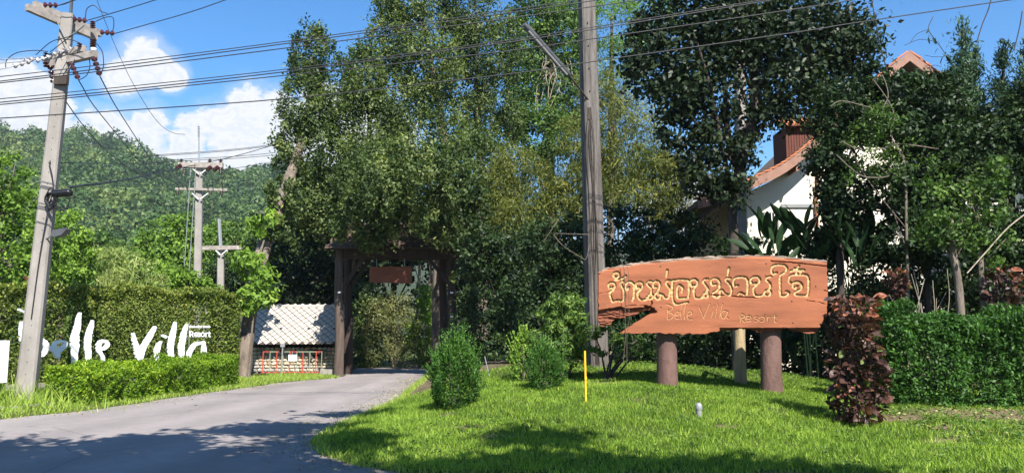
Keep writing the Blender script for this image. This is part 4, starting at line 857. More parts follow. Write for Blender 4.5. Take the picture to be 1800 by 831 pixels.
spec = {0: ('board_face', 'sign_paint'), 1: ('bark_edge', 'sign_bark'), 2: ('broken_edge', 'sign_raw'), 3: ('broken_edge', 'sign_raw')}
for k, strokes in enumerate(big+small):
    thick = 4.4 if k < len(big) else 1.75; deep = .034 if k < len(big) else .014
    dist = np.minimum.reduce([seg_dist(uu, vv, smooth2(s_))[0] for s_ in strokes]); dc = np.minimum.reduce([seg_dist(uc, vc, smooth2(s_))[0] for s_ in strokes])
    q_ = 1.0 if k < len(big) else .25; dist = dist+q_*(.7*vnoise(uu, vv, 2.2, 2.2, 60+k)+.5*vnoise(uu, vv, 6, 6, 90+k)); dc = dc+q_*(.7*vnoise(uc, vc, 2.2, 2.2, 60+k)+.5*vnoise(uc, vc, 6, 6, 90+k)); h = np.maximum(h, deep*sst((thick/2-dist)/1.1+.5)*(1+.5*vnoise(uu, vv, 3, 3, 30))); lab[(dc < thick/2-.55) & (lab == 0)] = 10+k; spec[10+k] = ('letter', 'letter_gold')
SD = 17.0
t = thing('wooden_sign', 'large rust-orange plank sign with carved golden Thai lettering on two maroon posts', 'sign', base_at(1255, SD))
cells_build(U, Vv, lab, h, Vector((0, SD, 0)), (0, 1, 0), .13, spec, t, False)
B().prism([P(a-(a-1255)*.006, b+(1.5 if b < 480 else -1.5), SD)+Vector((0, .115, 0)) for a, b in OUT], (0, 1, 0), .012).build('back_face', 'sign_raw', t)
for x, y in ((1161, 468), (1162, 539), (1347, 463), (1346, 484), (1392, 529), (1394, 567), (1345, 552), (1434, 503)):
    B().lathe(P(x, y, SD-.004)+Vector((0, .012, 0)), (0, -1, 0), [(0, .018), (.014, .015), (.018, .006)], 8).build('bolt', 'bark_dark', t)
r0 = random.Random(3)
for x, rr in ((1171, .222), (1353, .222)):
    b = base_at(x, SD+.37); top = P(x, 520, SD+.37); pts = [b-Vector((0, 0, .2)), b.lerp(top, .25), b.lerp(top, .6), top]
    B().tube(catmull(pts, 3), [rr*q for q in (1.06, 1.04, 1.0, .99, .98, .99, 1.0, .99, .98, .97)], 20, jit=.015, rng=r0).build('post', 'post_maroon', t, True)
b = base_at(1299, 19.0); B().tube([b-Vector((0, 0, .2)), b.lerp(P(1299, 540, 19), .5), P(1299, 540, 19)], [.15, .135, .13], 12, jit=.06, rng=r0).build('rear_post', 'post_raw', t, True)
B().beam(P(1299, 548, 19.0), P(1299, 548, 17.5), .1, .1).build('brace', 'timber_dark', t)
# hanging cords in front of the board
for x0, lb in ((1098, 'thin cord hanging down across the first carved letter'), (1105, 'second thin cord hanging down in front of the carved board')):
    t = thing('cord', lb, 'cord', P(x0, 470, 16.85)); B().tube([P(x0-4, 462, 16.9), P(x0, 480, 16.85), P(x0+1, 560, 16.85), P(x0+(2 if x0 < 1100 else -3), 590, 16.85), P(x0-3, 640, 16.9)], .006, 5).build('strand', 'rope', t)

# ------------------------------------------------------------------ white letters by the hedge
LA, LB = P(35, 600, 20.3), P(365, 600, 26.4)
dv = Vector((LB.x-LA.x, LB.y-LA.y, 0)).normalized(); nv = (-dv.y, dv.x)
if nv[1] < 0: nv = (-nv[0], -nv[1])
t = thing('letter_sign', 'big white brush-script letters standing before the tall hedge', 'sign', gp(-11.2, 23.6))
ZL = lambda L_: [(x/5.195, 540+y/5.195, w_/6.1) for x, y, w_ in L_]
ZV = lambda L_: [(200+x/6.39, 550+y/6.39, w_/7.6) for x, y, w_ in L_]
LET = [('letter', [ZL([(203, 140, 34), (203, 200, 48), (208, 262, 52), (200, 300, 30)]), ZL([(208, 258, 58), (250, 262, 40), (305, 250, 36), (365, 285, 50), (415, 325, 62), (430, 365, 56), (400, 425, 48), (330, 440, 40)])]),
       ('accent_stroke', [ZL([(182, 22, 22), (240, 50, 26), (310, 86, 26)])]),
       ('letter', [ZL([(440, 360, 45), (500, 385, 55), (506, 335, 44), (555, 312, 28), (602, 318, 30), (598, 345, 40), (556, 388, 52), (515, 400, 60), (535, 445, 50)])]),
       ('letter', [ZL([(737, 55, 22), (724, 100, 42), (716, 160, 56), (700, 225, 70), (688, 310, 84), (690, 380, 80), (688, 440, 60), (690, 520, 50)])]),
       ('letter', [ZL([(850, 128, 26), (836, 185, 50), (812, 265, 66), (804, 350, 70), (812, 440, 56), (815, 520, 50)])]),
       ('letter', [ZL([(905, 345, 50), (925, 312, 34), (970, 312, 36), (985, 345, 46), (950, 378, 34), (905, 372, 48), (918, 415, 46), (945, 460, 40), (950, 520, 40)])]),
       ('letter', [ZV([(225, 240, 38), (245, 330, 66), (275, 430, 88), (300, 500, 90), (300, 560, 60)]), ZV([(300, 480, 90), (345, 375, 74), (402, 275, 70), (468, 165, 46)])]),
       ('letter', [ZV([(535, 325, 30), (500, 390, 64), (490, 490, 66), (490, 560, 50)])]), ('letter_dot', [ZV([(560, 258, 36), (585, 266, 40)])]),
       ('letter', [ZV([(697, 112, 30), (680, 200, 60), (655, 310, 76), (645, 400, 72), (650, 500, 70), (650, 570, 60)])]),
       ('letter', [ZV([(828, 132, 26), (798, 215, 60), (775, 330, 76), (765, 420, 74), (770, 500, 60), (770, 570, 50)])]),
       ('letter', [ZV([(1015, 333, 26), (925, 350, 50), (872, 415, 62), (850, 480, 56), (850, 560, 50)]), ZV([(1015, 336, 50), (1020, 420, 62), (1012, 500, 80), (1000, 570, 60)]), ZV([(860, 520, 40), (1000, 530, 40)])])]
def letter_cells(strokes, step, jag, mat, nm, seed, thick, parent):
    S = [smooth2(s_) for s_ in strokes]; al = [p for s_ in S for p in s_]
    x0, x1 = min(p[0]-p[2] for p in al), max(p[0]+p[2] for p in al); y0, y1 = min(p[1]-p[2] for p in al), max(p[1]+p[2] for p in al)
    U = np.arange(x0, x1+step, step); Vv = np.arange(y0, y1+step, step*1.2)
    if len(U) < 2 or len(Vv) < 2: return
    uc, vc = np.meshgrid((U[:-1]+U[1:])/2, (Vv[:-1]+Vv[1:])/2); m = np.zeros(uc.shape, bool)
    for s_ in S:
        dd, wd = seg_dist(uc, vc, s_); m |= dd < wd/2*(1+jag*(vnoise(uc, vc, 2.6, 3.4, seed)+.35*vnoise(uc, vc, .9, 1.1, seed+9)))
    uu, vv = np.meshgrid(U, Vv)
    cells_build(U, Vv, np.where(m, 0, -1), np.zeros(uu.shape), LA, (nv[0], nv[1], 0), thick, {0: (nm, mat)}, parent)
for k, (nm, S) in enumerate(LET): letter_cells(S, .42, .30, 'white_paint', nm, k, .07, t)
def cap(L_, w_): return [[(x, y, w_) for x, y in s_] for s_ in L_]
ox, oy, sc = 333.6, 593.0, 1/20.8
RS = lambda L_: [(325+x/20.77, 560+y/20.77) for x, y in L_]
word = [[RS([(195, 650), (195, 470), (265, 470), (300, 520), (265, 565), (200, 570)]), RS([(245, 570), (300, 650)])], [RS([(370, 590), (480, 585), (470, 530), (420, 510), (370, 540), (360, 590), (385, 640), (470, 640)])],
        [RS([(570, 530), (520, 515), (500, 545), (545, 590), (565, 620), (540, 645), (495, 640)])], [RS([(655, 515), (710, 540), (715, 620), (660, 645), (605, 620), (605, 545), (655, 515)])],
        [RS([(770, 650), (770, 520)]), RS([(770, 560), (820, 515)])], [RS([(900, 480), (895, 645), (930, 645)]), RS([(860, 530), (935, 530)])]]
for k, S in enumerate(word): letter_cells(cap(S, 1.6), .2, 0, 'white_paint', 'letter', 40+k, .02, t)
# the small, unreadably fine strap line above
r0 = random.Random(2); x = 333.5
for wlen in (10.5, 11, 13.5):
    xe = x+wlen-1.2; xx_ = x
    while xx_ < xe:
        letter_cells([[(xx_, 572+r0.uniform(0, 1.2), .75), (xx_+.1, 575.6, .75)], [(xx_, 573.8+r0.uniform(-.4, .6), .7), (xx_+1.3, 573.4+r0.uniform(-.3, 1.6), .7)]], .22, .1, 'white_paint', 'small_letter', 7, .03, t); xx_ += 2.2
    x += wlen+1.4
def lp(px, py, off=.05):
    rx, rz = rays(np.array(float(px)), np.array(float(py))); s = (LA.x*nv[0]+LA.y*nv[1])/(rx*nv[0]+nv[1]); return Vector((rx*s+nv[0]*off, s+nv[1]*off, CAMZ+rz*s))
for a, b_, r_ in (((334.5, 566), (334.5, 640), .012), ((360.5, 566), (360.5, 640), .012), ((333, 576.5), (371, 576.5), .006), ((333, 592.5), (371, 592.5), .008)):
    B().tube([lp(*a), lp(*b_)], r_, 6).build('support_rod', 'grey_paint', t)
A1 = lp(30, 640, .25); B1 = lp(372, 640, .25); A1.z = zf(A1.x, A1.y)+.08; B1.z = zf(B1.x, B1.y)+.08
B().beam(A1, B1, .2, .16).build('base_rail', 'concrete_block', t)
# white board cut by the picture edge
b = G(-60, 700); d = 17.6
t = thing('white_board', 'plain white board standing at the picture edge', 'board', base_at(-40, d))
B().prism([P(-120, 600, d), P(11, 598, d+.15), P(6, 672, d+.15), P(-120, 676, d)], (.25, .97, 0), .09).build('panel', 'white_paint', t)
for x in (-20, -95): B().tube([base_at(x, d+.2)-Vector((0, 0, .2)), P(x, 640, d+.2)], .03, 8).build('leg', 'grey_paint', t)
# ------------------------------------------------------------------ poles and lines
def disc_string(a, b, n, r, mat, parent, name='insulator'):
    a, b = Vector(a), Vector(b); L_ = (b-a).length; prof = []
    for k in range(n):
        z0 = L_*(k+.12)/n; st_ = L_/n
        prof += [(z0, r*.28), (z0+st_*.12, r*.95), (z0+st_*.3, r), (z0+st_*.55, r*.6), (z0+st_*.68, r*.3)]
    B().lathe(a, (b-a), [(0, r*.2)]+prof+[(L_, r*.2)], 12).build(name, mat, parent, True)
def pole_body(t, pts, w0, w1, mat, n=4, rot=.5):
    bb = B(); V = []; a, b = Vector(pts[0]), Vector(pts[1])
    for k in range(9):
        q = a.lerp(b, k/8); wd = w0+(w1-w0)*k/8
        V.append([q+Vector((math.cos(rot+i*math.pi/2+math.pi/4+s_), math.sin(rot+i*math.pi/2+math.pi/4+s_), 0))*(wd*.707) for i in range(4) for s_ in (-.13, .13)])
    m = 8; Fs = [(i*m+k, i*m+(k+1) % m, (i+1)*m+(k+1) % m, (i+1)*m+k) for i in range(8) for k in range(m)]+[tuple(range(8*m, 9*m))]
    bb.add([v for r_ in V for v in r_], Fs); return bb.build('pole', mat, t)
def line(label, pts, r=.012, mat='cable_black', name='power_line', cat='power line', n=5, group=None):
    q = catmull(pts, n); t = thing(name, label, cat, q[len(q)//2], group)
    B().tube(q, r, 5).build('strand', mat, t, True); return t
d = 18.5
b = base_at(52, d); top = P(120, 26, d)
t = thing('utility_pole', 'tall grey concrete pole with two pairs of crossarms beside the white letters', 'utility pole', b)
pole_body(t, (b-Vector((0, 0, .3)), top), .36, .235, 'concrete', rot=.3)
for k in range(30):                    # bolt holes down the shaft
    q = b.lerp(top, .06+k*.03); wd = .36+(.235-.36)*(.06+k*.03)
    B().lathe(q+Vector((.3*wd*.62, -wd*.5-.012, 0)), (-.29, .955, 0), [(0, .012), (.02, .012)], 6).build('bolt_hole', 'dark_interior', t)
q = P(124, 30, d); B().beam(q, P(130, -70, d), .055, .055).build('lightning_rod', 'lamp_grey', t)
for a, e, wd in (((47, 13), (169, 66), .13), ((60, 8), (177, 60), .13)):
    off = 0 if a[0] == 47 else .22
    B().beam(P(*a, 17.6+off), P(*e, 19.4+off), .12, .16).build('crossarm', 'crossarm_concrete', t)
for a, e, off in (((85, 114), (169, 95), 0), ((80, 104), (148, 86), .22)):
    B().beam(P(*a, 18.75+off), P(*e, 18.05+off), .13, .16).build('crossarm', 'crossarm_concrete', t)
for a, e in (((94, 27), (116, 66)), ((148, 45), (122, 66)), ((104, 132), (117, 108)), ((132, 104), (118, 128))):
    B().beam(P(*a, d-.25), P(*e, d-.22), .04, .012).build('brace', 'steel', t)
for a, e, n, da, db, r_, mt in (((76, 9), (103, 10), 3, 17.75, 17.8, .068, 'porcelain'), ((128, 34), (154, 37), 3, 18.5, 18.5, .068, 'porcelain'), ((176, 57), (203, 59), 3, 19.3, 19.3, .068, 'porcelain'),
                        ((88, 117), (94, 148), 4, 18.6, 18.6, .066, 'porcelain'), ((125, 111), (138, 140), 4, 18.3, 18.2, .066, 'porcelain'), ((165, 102), (176, 134), 4, 18.0, 17.9, .068, 'porcelain'),
                        ((22, 117), (56, 107), 3, 17.6, 17.9, .06, 'porcelain_pale'), ((62, 108), (90, 99), 3, 18.0, 18.2, .06, 'porcelain_pale'), ((92, 96), (130, 85), 4, 18.2, 18.5, .06, 'porcelain_pale'), ((40, 106), (72, 104), 3, 18.0, 18.3, .06, 'porcelain_pale'),
                        ((163, 50), (163, 37), 4, 19.0, 19.0, .065, 'porcelain'), ((163, 89), (164, 69), 6, 18.1, 18.1, .075, 'porcelain'), ((139, 83), (140, 75), 2, 18.2, 18.2, .06, 'porcelain'), ((80, 100), (81, 92), 2, 18.6, 18.6, .06, 'porcelain'), ((82, 118), (80, 108), 2, 18.5, 18.5, .07, 'porcelain')):
    disc_string(P(*a, da), P(*e, db), n, r_, mt, t)
B().lathe(P(164, 90, 18.1), (0, 0, 1), [(0, .06), (.04, .075), (.07, .06)], 10).build('insulator_base', 'white_paint', t, True)
for J in ([(103, 10), (118, 6), (140, -6)], [(150, 32), (153, 16), (165, 10), (177, 20), (189, 24)], [(168, 38), (185, 31), (198, 31), (200, 45), (198, 55)], [(63, 97), (90, 74), (118, 66), (134, 60), (158, 67), (164, 70)], [(88, 92), (110, 75), (128, 62)], [(10, 120), (12, 106), (30, 93), (62, 89), (84, 91)], [(112, 69), (128, 71), (140, 76)], [(170, 77), (180, 92), (182, 115), (178, 130)], [(157, 103), (158, 118), (152, 133), (139, 141)]):
    B().tube(catmull([P(x, y, 18.15) for x, y in J], 6), .011, 5).build('jumper_wire', 'cable_black', t, True)
B().box(P(108, 142, d-.18), (.3, .12, .2)).build('pole_band', 'bark_dark', t)
B().lathe(P(92, 340, d-.3), (1, 0, .05), [(0, .06), (.02, .095), (.38, .095), (.42, .085), (.45, .05)], 14).build('splice_box', 'black_plastic', t, True)
for k in range(5):
    r0 = random.Random(k); cx, cy_ = 90+r0.uniform(-3, 3), 350+r0.uniform(-5, 5)
    B().tube(catmull([P(cx+9*math.cos(a)*r0.uniform(.7, 1.1), cy_+15*math.sin(a)*r0.uniform(.7, 1.1), d-.27-.02*k) for a in np.linspace(0, 6.3, 9)], 4), .016, 5).build('cable_loop', 'black_plastic', t, True)
B().tube(catmull([P(121, 345, d-.3), P(121, 358, d-.3), P(113, 368, d-.3), P(98, 370, d-.3)], 5), .014, 5).build('cable_loop', 'black_plastic', t, True)
B().tube(catmull([P(86, 285, d-.22), P(92, 310, d-.25), P(93, 335, d-.25), P(84, 372, d-.22), P(70, 450, d-.2), P(55, 560, d-.2)], 5), .013, 5).build('cable_run', 'cable_black', t, True)
B().box(P(76, 332, d-.05), (.07, .05, .16)).build('orange_tag', 'terracotta', t)
b2 = B(); b2.prism([P(88, 413, d-.3), P(92, 404, d-.3), P(113, 400, d-.35), P(117, 402, d-.35), P(108, 412, d-.35), P(95, 416, d-.3)], (0, 1, 0), .22); b2.build('street_lamp', 'lamp_grey', t)
B().tube([P(81, 420, d-.12), P(92, 413, d-.25)], .02, 6).build('lamp_bracket', 'steel', t)
# far pole with two crossarms
d = 54
b = base_at(347, d); t = thing('utility_pole', 'distant concrete pole with two level crossarms and a tall lightning rod', 'utility pole', b)
pole_body(t, (b-Vector((0, 0, .3)), P(351, 288, d)), .46, .40, 'concrete', rot=.2)
B().beam(P(314, 290, d-.3), P(392, 291, d-.3), .25, .36).build('crossarm', 'crossarm_concrete', t)
B().beam(P(309, 332, d-.3), P(400, 334, d-.3), .2, .16).build('crossarm', 'crossarm_concrete', t)
for a, e in (((339, 297), (350, 306)), ((365, 297), (353, 306)), ((338, 340), (349, 350)), ((366, 340), (353, 350))): B().beam(P(*a, d-.45), P(*e, d-.35), .12, .05).build('brace', 'white_paint', t)
B().tube([P(350, 288, d), P(349.3, 222, d)], .05, 6).build('lightning_rod', 'steel', t)
for k in range(6): B().lathe(P(349.3, 240-k*3.2, d), (0, 0, 1), [(0, .03), (.03, .09), (.08, .03)], 8).build('rod_collar', 'steel', t)
for x in (319, 369, 388): disc_string(P(x, 287, d-.3), P(x, 279, d-.3), 3, .15, 'porcelain', t)
for x in (324, 388): disc_string(P(x, 294, d-.45), P(x, 306, d-.45), 4, .14, 'porcelain', t)
for x, y in ((315, 290), (368, 293), (381, 293)):
    disc_string(P(x-4, y+6, d-.8), P(x+3, y, d-.4), 3, .15, 'porcelain', t)
for x in (312, 370, 389): disc_string(P(x, 336, d-.4), P(x, 343, d-.4), 2, .12, 'porcelain', t)
for x in (311, 325, 362, 371, 388): B().tube(catmull([P(x, 300, d-.5), P(x+2, 318, d-.55), P(x+4, 333, d-.45)], 4), .025, 4).build('jumper_wire', 'cable_black', t)
for x in (329, 338): B().tube([P(x+6, 296, d-.5), P(x-8, 515, d-.9)], .025, 4).build('guy_wire', 'steel', t)
d = 44
b = base_at(389, d); t = thing('utility_pole', 'small distant pole with one wide crossarm in front of the trees', 'utility pole', b)
pole_body(t, (b-Vector((0, 0, .3)), P(388.5, 434, d)), .38, .30, 'concrete', rot=.2); B().tube([P(388, 436, d), P(385, 385, d)], .1, 6).build('pole_top', 'steel', t)
B().beam(P(356, 436, d-.25), P(425, 435, d-.25), .2, .22).build('crossarm', 'crossarm_concrete', t)
for a, e in (((379, 440), (387, 447)), ((399, 440), (391, 447))): B().beam(P(*a, d-.4), P(*e, d-.3), .1, .05).build('brace', 'white_paint', t)
for x in (358, 372, 406, 423): disc_string(P(x, 434, d-.25), P(x, 430, d-.25), 2, .1, 'porcelain', t)
d = 50; b = base_at(363, d); t = thing('slim_post', 'thin pale post between the two distant poles', 'post', b); B().tube([b, P(363.5, 481, d)], .07, 8).build('shaft', 'concrete', t, True); B().lathe(P(363.5, 481, d), (0, 0, 1), [(0, .09), (.06, .09)], 8).build('cap', 'white_paint', t)
# timber pole with fluorescent lamp
d = 20.3
b = base_at(1050, d); t = thing('timber_pole', 'weathered grey timber pole with a slanted fluorescent lamp arm behind the carved board', 'utility pole', b)
pole_body(t, (b-Vector((0, 0, .3)), P(1026, -170, d)), .42, .32, 'old_timber_pole', rot=.25)
e = P(1030, 172, d-.25); c1 = P(1001, 134, d-.8); c2 = P(921, 43, d-2.0)
B().tube([P(1034, 176, d-.2), P(1022, 160, d-.4), c1], .026, 8).build('lamp_arm', 'bark_dark', t, True)
dirv = (c2-c1).normalized()
bb = B(); bb.tube([c1, c1+dirv*.1, c2-dirv*.12, c2], [.05, .085, .085, .05], 10); bb.build('fluorescent_lamp', 'lamp_grey', t, True)
B().tube([c1+dirv*.15+Vector((.02, -.03, -.075)), c2-dirv*.15+Vector((.02, -.03, -.075))], .03, 8).build('lamp_tube', 'grey_paint', t, True)
B().box(P(1036, 200, d-.22), (.1, .07, .32)).build('lamp_clamp', 'bark_dark', t)
r0 = random.Random(6)
for k in range(5):
    x = 1030+k*6; pts = [P(1046+k*2-.03*(700-y)*.8+r0.uniform(-5, 5), y, d-.26) for y in (640, 520, 420, 330, 250, 190)]
    B().tube(catmull(pts, 4), .010, 5).build('climbing_vine', 'bark_dark', t)
for k in range(14):
    y = 40+k*40; B().lathe(P(1032+y*.03, y, d-.235), (0, 1, 0), [(0, .018), (.02, .018)], 6).build('bolt_hole', 'dark_interior', t)
for lb, pts in (('loop of pale dead vine hanging beside the timber pole', [(1062, 380), (1072, 385), (1079, 398), (1077, 415), (1068, 430)]), ('straight dead vine sticking out sideways from the timber pole', [(975, 410), (1005, 411), (1036, 412)]), ('drooping dead vine below the straight one at the timber pole', [(975, 415), (990, 432), (1018, 450), (1030, 455), (1036, 430)]), ('second pale vine loop at the timber pole', [(1064, 381), (1076, 392), (1074, 412), (1060, 407)]), ('forked dead vine stem left of the timber pole', [(955, 425), (972, 400), (982, 385), (990, 378)])):
    line(lb, [P(x, y, d-.45) for x, y in pts], .007, 'bark', 'dead_vine', 'vine')
# pole behind the dark tree
d = 25; b = base_at(1302, d); t = thing('utility_pole', 'grey concrete pole half hidden inside the dark forked tree', 'utility pole', b)
pole_body(t, (b-Vector((0, 0, .3)), P(1299, -40, d)), .30, .24, 'concrete', rot=.2); B().beam(P(1283, 18, d-.3), P(1353, 15, d-.3), .12, .17).build('crossarm', 'crossarm_concrete', t); B().beam(P(1283, 24, d+.2), P(1353, 21, d+.2), .12, .17).build('crossarm', 'crossarm_concrete', t)
# lines across the picture
GRP = 'wires crossing the picture'
X = 16.5
for lb, pts, r_ in (('topmost wire of the upper set crossing the tall trees', [(-300, 162), (0, 135), (450, 80), (930, 13), (1200, -28)], .010), ('second wire of the upper set crossing the tall trees', [(-300, 172), (0, 143), (450, 84), (930, 18), (1250, -30)], .012), ('lowest wire of the upper set crossing the tall trees', [(-300, 175), (0, 146), (450, 91.5), (920, 29), (1300, -25)], .012),
                ('top wire of the middle set crossing the timber pole', [(-300, 198), (0, 174), (450, 128), (850, 77), (1023, 51), (1337, 1), (1600, -42)], .010), ('second wire of the middle set crossing the timber pole', [(-300, 203), (0, 180), (450, 132.5), (850, 80.5), (1030, 54), (1360, 0), (1600, -40)], .013), ('lowest wire of the middle set crossing the timber pole', [(-300, 207), (0, 184), (450, 138), (850, 95), (1045, 68), (1400, 16), (1750, -40)], .012),
                ('single lowest wire running right up past the terracotta peak', [(-300, 226), (0, 208), (450, 178), (703, 152), (937, 125), (1045, 108), (1400, 57), (1500, 41), (1770, 1), (2000, -32)], .013)):
    line(lb, [P(x, y, X) for x, y in pts], r_, group=GRP)
for lb, pts in (('upper wire leaving the tall concrete pole towards the top edge', [(103, 10, 17.8), (118, 5, 17.5), (150, -7, 17), (260, -60, 15)]), ('middle wire leaving the tall concrete pole crossarm towards the top edge', [(154, 36, 18.5), (189, 26, 18.3), (274, 0, 17.6), (420, -50, 16)]), ('lower wire leaving the tall concrete pole crossarm towards the top edge', [(203, 59, 19.3), (260, 43, 19), (330, 23, 18.6), (397, 0, 18), (560, -60, 17)])):
    line(lb, [P(*q) for q in pts], .011)
line('thin loose wire dangling down across the small cloud', [P(*q) for q in ((165, -20, 17), (172, 5, 17), (200, 75, 17.5), (230, 140, 18), (264, 197, 18.5), (285, 222, 19), (305, 234, 19), (326, 236.5, 19))], .006)
for lb, pts in (('wire running from beside the tall pole down to the distant pole crossarm', [(111, 172, 18.4), (150, 225, 24), (190, 268, 32), (244, 306, 42), (312, 338, 53.6)]), ('second wire sloping down from the insulators to the distant pole', [(138, 141, 18.2), (180, 205, 23), (265, 300, 38), (324, 326, 53.6)]), ('third wire sloping down from the end insulator to the distant pole', [(176, 135, 17.9), (215, 205, 23), (280, 299, 39), (320, 330, 53.6)])):
    line(lb, [P(*q) for q in pts], .014)
line('thick black cable from the splice box to beyond the distant pole', [P(*q) for q in ((121, 329, 18.2), (200, 319, 26), (260, 308, 36), (314, 296, 50), (372, 284, 56), (430, 270, 62), (500, 249, 72), (560, 230, 80))], .03)
line('thin wire running level from the tall pole in front of the hill', [P(*q) for q in ((88, 285, 18.3), (160, 287, 30), (240, 288, 44), (310, 283, 60))], .014)
for lb, y0, y1, dy in (('highest far wire in front of the white cloud', 272, 253, -3), ('second far wire in front of the white cloud', 274, 255, -2), ('third far wire just above the distant crossarm', 283, 268, -1), ('fourth far wire just above the distant crossarm', 286, 272, 0)):
    line(lb, [P(250, y0+2, 58), P(340, y0-4, 58), P(420, (y0+y1)/2-1, 58), P(500, y1-2, 58), P(600, y1-20, 58)], .022, group='far wires in front of the cloud')
line('short far wire beside the ridge right of the distant pole', [P(392, 300, 54), (P(430, 293, 58)), P(500, 281, 62)], .02)
for lb, pts in (('white stranded wire leaving the lower crossarm to the picture edge', [(56, 107, 17.9), (20, 110, 17.4), (-80, 116, 16.5)]), ('second stranded wire below it leaving the lower crossarm', [(22, 117, 17.6), (0, 122, 17.4), (-80, 136, 16.5)]), ('thin wire above them leaving the lower crossarm', [(72, 101, 18.3), (0, 104.5, 17.5), (-80, 110, 16.5)])):
    line(lb, [P(*q) for q in pts], .011, 'steel')
for lb, pts in (('dry vine hanging from the lowest wire beside the tallest conifer', [(1742, 0), (1737, 18), (1728, 40), (1722, 58), (1717, 75)]), ('thin vine hanging down at the picture edge over the conifers', [(1797, 20), (1793, 45), (1786, 75), (1782, 90)])):
    line(lb, [P(x, y, 16.6) for x, y in pts], .012, 'bark_dark', 'hanging_vine', 'vine')
t = thing('leafy_vine', 'vine with broad dark leaves climbing past the terracotta peak into the sky', 'vine', P(1545, 90, 19))
B().tube(catmull([P(*q, 19) for q in ((1560, 125), (1548, 85), (1540, 40), (1532, 0), (1528, -20))], 5), .013, 5).build('stem', 'bark_dark', t)
B().tube(catmull([P(*q, 19) for q in ((1668, 105), (1655, 85), (1640, 65), (1632, 50), (1640, 30))], 5), .009, 5).build('stem', 'bark_dark', t)
for sg in (((1632, 52), (1612, 60), (1600, 75)), ((1640, 72), (1615, 70), (1590, 80)), ((1660, 100), (1640, 100), (1625, 97)), ((1655, 118), (1645, 115), (1632, 116))):
    B().tube(catmull([P(*q, 19) for q in sg], 4), .006, 4).build('stem', 'bark_dark', t)
r0 = random.Random(17)
for k in range(46):
    if k < 32: y = r0.uniform(0, 122); x = 1531+.21*y+r0.uniform(-14, 16)
    else: u_ = r0.random(); x = 1632+36*u_+r0.uniform(-6, 6); y = 55+52*u_+r0.uniform(-6, 6)
    a = P(x, y, 19+r0.uniform(-.2, .2)); place_leaf(BL[k % 3], 'leaf_broad', t, a, a+Vector((r0.uniform(-.12, .12), r0.uniform(-.1, .1), -r0.uniform(.09, .17))), r0.uniform(-1, 1))

# ------------------------------------------------------------------ lawn things
p = G(1030, 708); t = thing('yellow_stake', 'thin yellow marker stake standing in the lawn', 'stake', p)
B().tube([p-Vector((0, 0, .1)), p+Vector((-.004, 0, .47)), p+Vector((-.01, 0, .94))], .019, 10).build('shaft', 'yellow_paint', t, True); B().lathe(p+Vector((0, 0, .42)), (0, 0, 1), [(0, .025), (.05, .025)], 10).build('joint_ring', 'yellow_paint', t)
p = G(1229, 732); t = thing('lawn_lamp', 'small silver bullet-shaped lamp in the lawn', 'lamp', p)
B().lathe(p, (0, 0, 1), [(-.05, .045), (.12, .05), (.125, .058), (.14, .058)], 14).build('base', 'grey_paint', t, True); B().lathe(p+Vector((0, 0, .142)), (0, 0, 1), [(0, .06), (.05, .058), (.08, .045), (.095, .02), (.098, .002)], 14).build('cap', 'steel', t, True)
p = G(862, 662); t = thing('thin_stick', 'thin pale stick leaning beside the big rounded bush', 'stick', p); B().tube([p-Vector((0, 0, .1)), P(852, 626, p.y)], .013, 6).build('shaft', 'steel', t)
r0 = random.Random(31)
for k in range(12):                    # leaves blown onto the road
    x = r0.uniform(250, 720); y = r0.uniform(675, 800); p = G(x, y); p.z = float(base(p.y))+.012
    o = put('fallen_leaf', leaves_mesh('fallen_leaf', np.array([[0, 0, 0.]]), np.array([[math.cos(k), math.sin(k), .1]]), np.array([[.1, .2, 1.]]), .12, .07, np.array([.3])), 'board_brown'); o.location = p
    tag(o, 'small dry brown leaf lying on the asphalt', 'leaf', 'dry leaves scattered on the road')

# ------------------------------------------------------------------ gate
t = thing('timber_gate', 'tall dark timber gateway with a shingled roof over the drive', 'gate', base_at(700, 33.4))
r0 = random.Random(9)
YF, YB = 33.0, 35.4
for x, d in ((597, YF), (795, YF), (613, YB), (780, YB)):
    b = base_at(x, d); top = P(x, 445, d); B().tube(catmull([b-Vector((0, 0, .2)), b.lerp(top, .35)+Vector((.03, 0, 0)), b.lerp(top, .7)+Vector((-.03, 0, 0)), top+Vector((0, 0, .2))], 3), list(np.linspace(.2, .165, 10)), 12, jit=.06, rng=r0).build('post', 'timber_dark' if d == YB else ('timber_grey' if x == 597 else 'timber_dark'), t, True)
for x, y in ((596, 514), (794, 514), (794, 556)): B().box(P(x, y, YF-.2), (.12, .012, .07)).build('reflector', 'white_paint', t)
xl, xr = P(583, 440, YF).x, P(822, 440, YF).x
for y_, zpx in ((YF, 447), (YB, 450)):
    z = P(700, zpx, y_).z; B().beam((xl+.1, y_, z), (xr-.1, y_, z), .22, .34).build('beam', 'timber_dark', t)
for px in (600, 640, 682, 722, 760, 795):
    z = P(700, 440, YF).z+.12; B().tube([(P(px, 440, YF).x, YF-.5, z), (P(px, 440, YF).x, YB+.5, z)], .075, 8).build('cross_beam', 'timber_grey', t, True)
for a, e, dd in (((640, 452), (606, 500), YF), ((752, 452), (790, 500), YF), ((650, 455), (620, 500), YB), ((620, 560), (603, 620), YF+.4)): B().beam(P(*a, dd), P(*e, dd), .15, .15).build('brace', 'timber_dark', t)
ez, rz_ = P(700, 437, 32.5).z, P(700, 396, 34.2).z; yr = 34.2
for s_ in (-1, 1):
    y0 = yr+s_*(yr-32.5); B().prism([(xl-.15, y0, ez-.05), (xr+.15, y0, ez-.05), (xr-.3, yr, rz_-.05), (xl+.3, yr, rz_-.05)], (0, 0, 1), .05).build('roof_deck', 'timber_dark', t)
sm = []
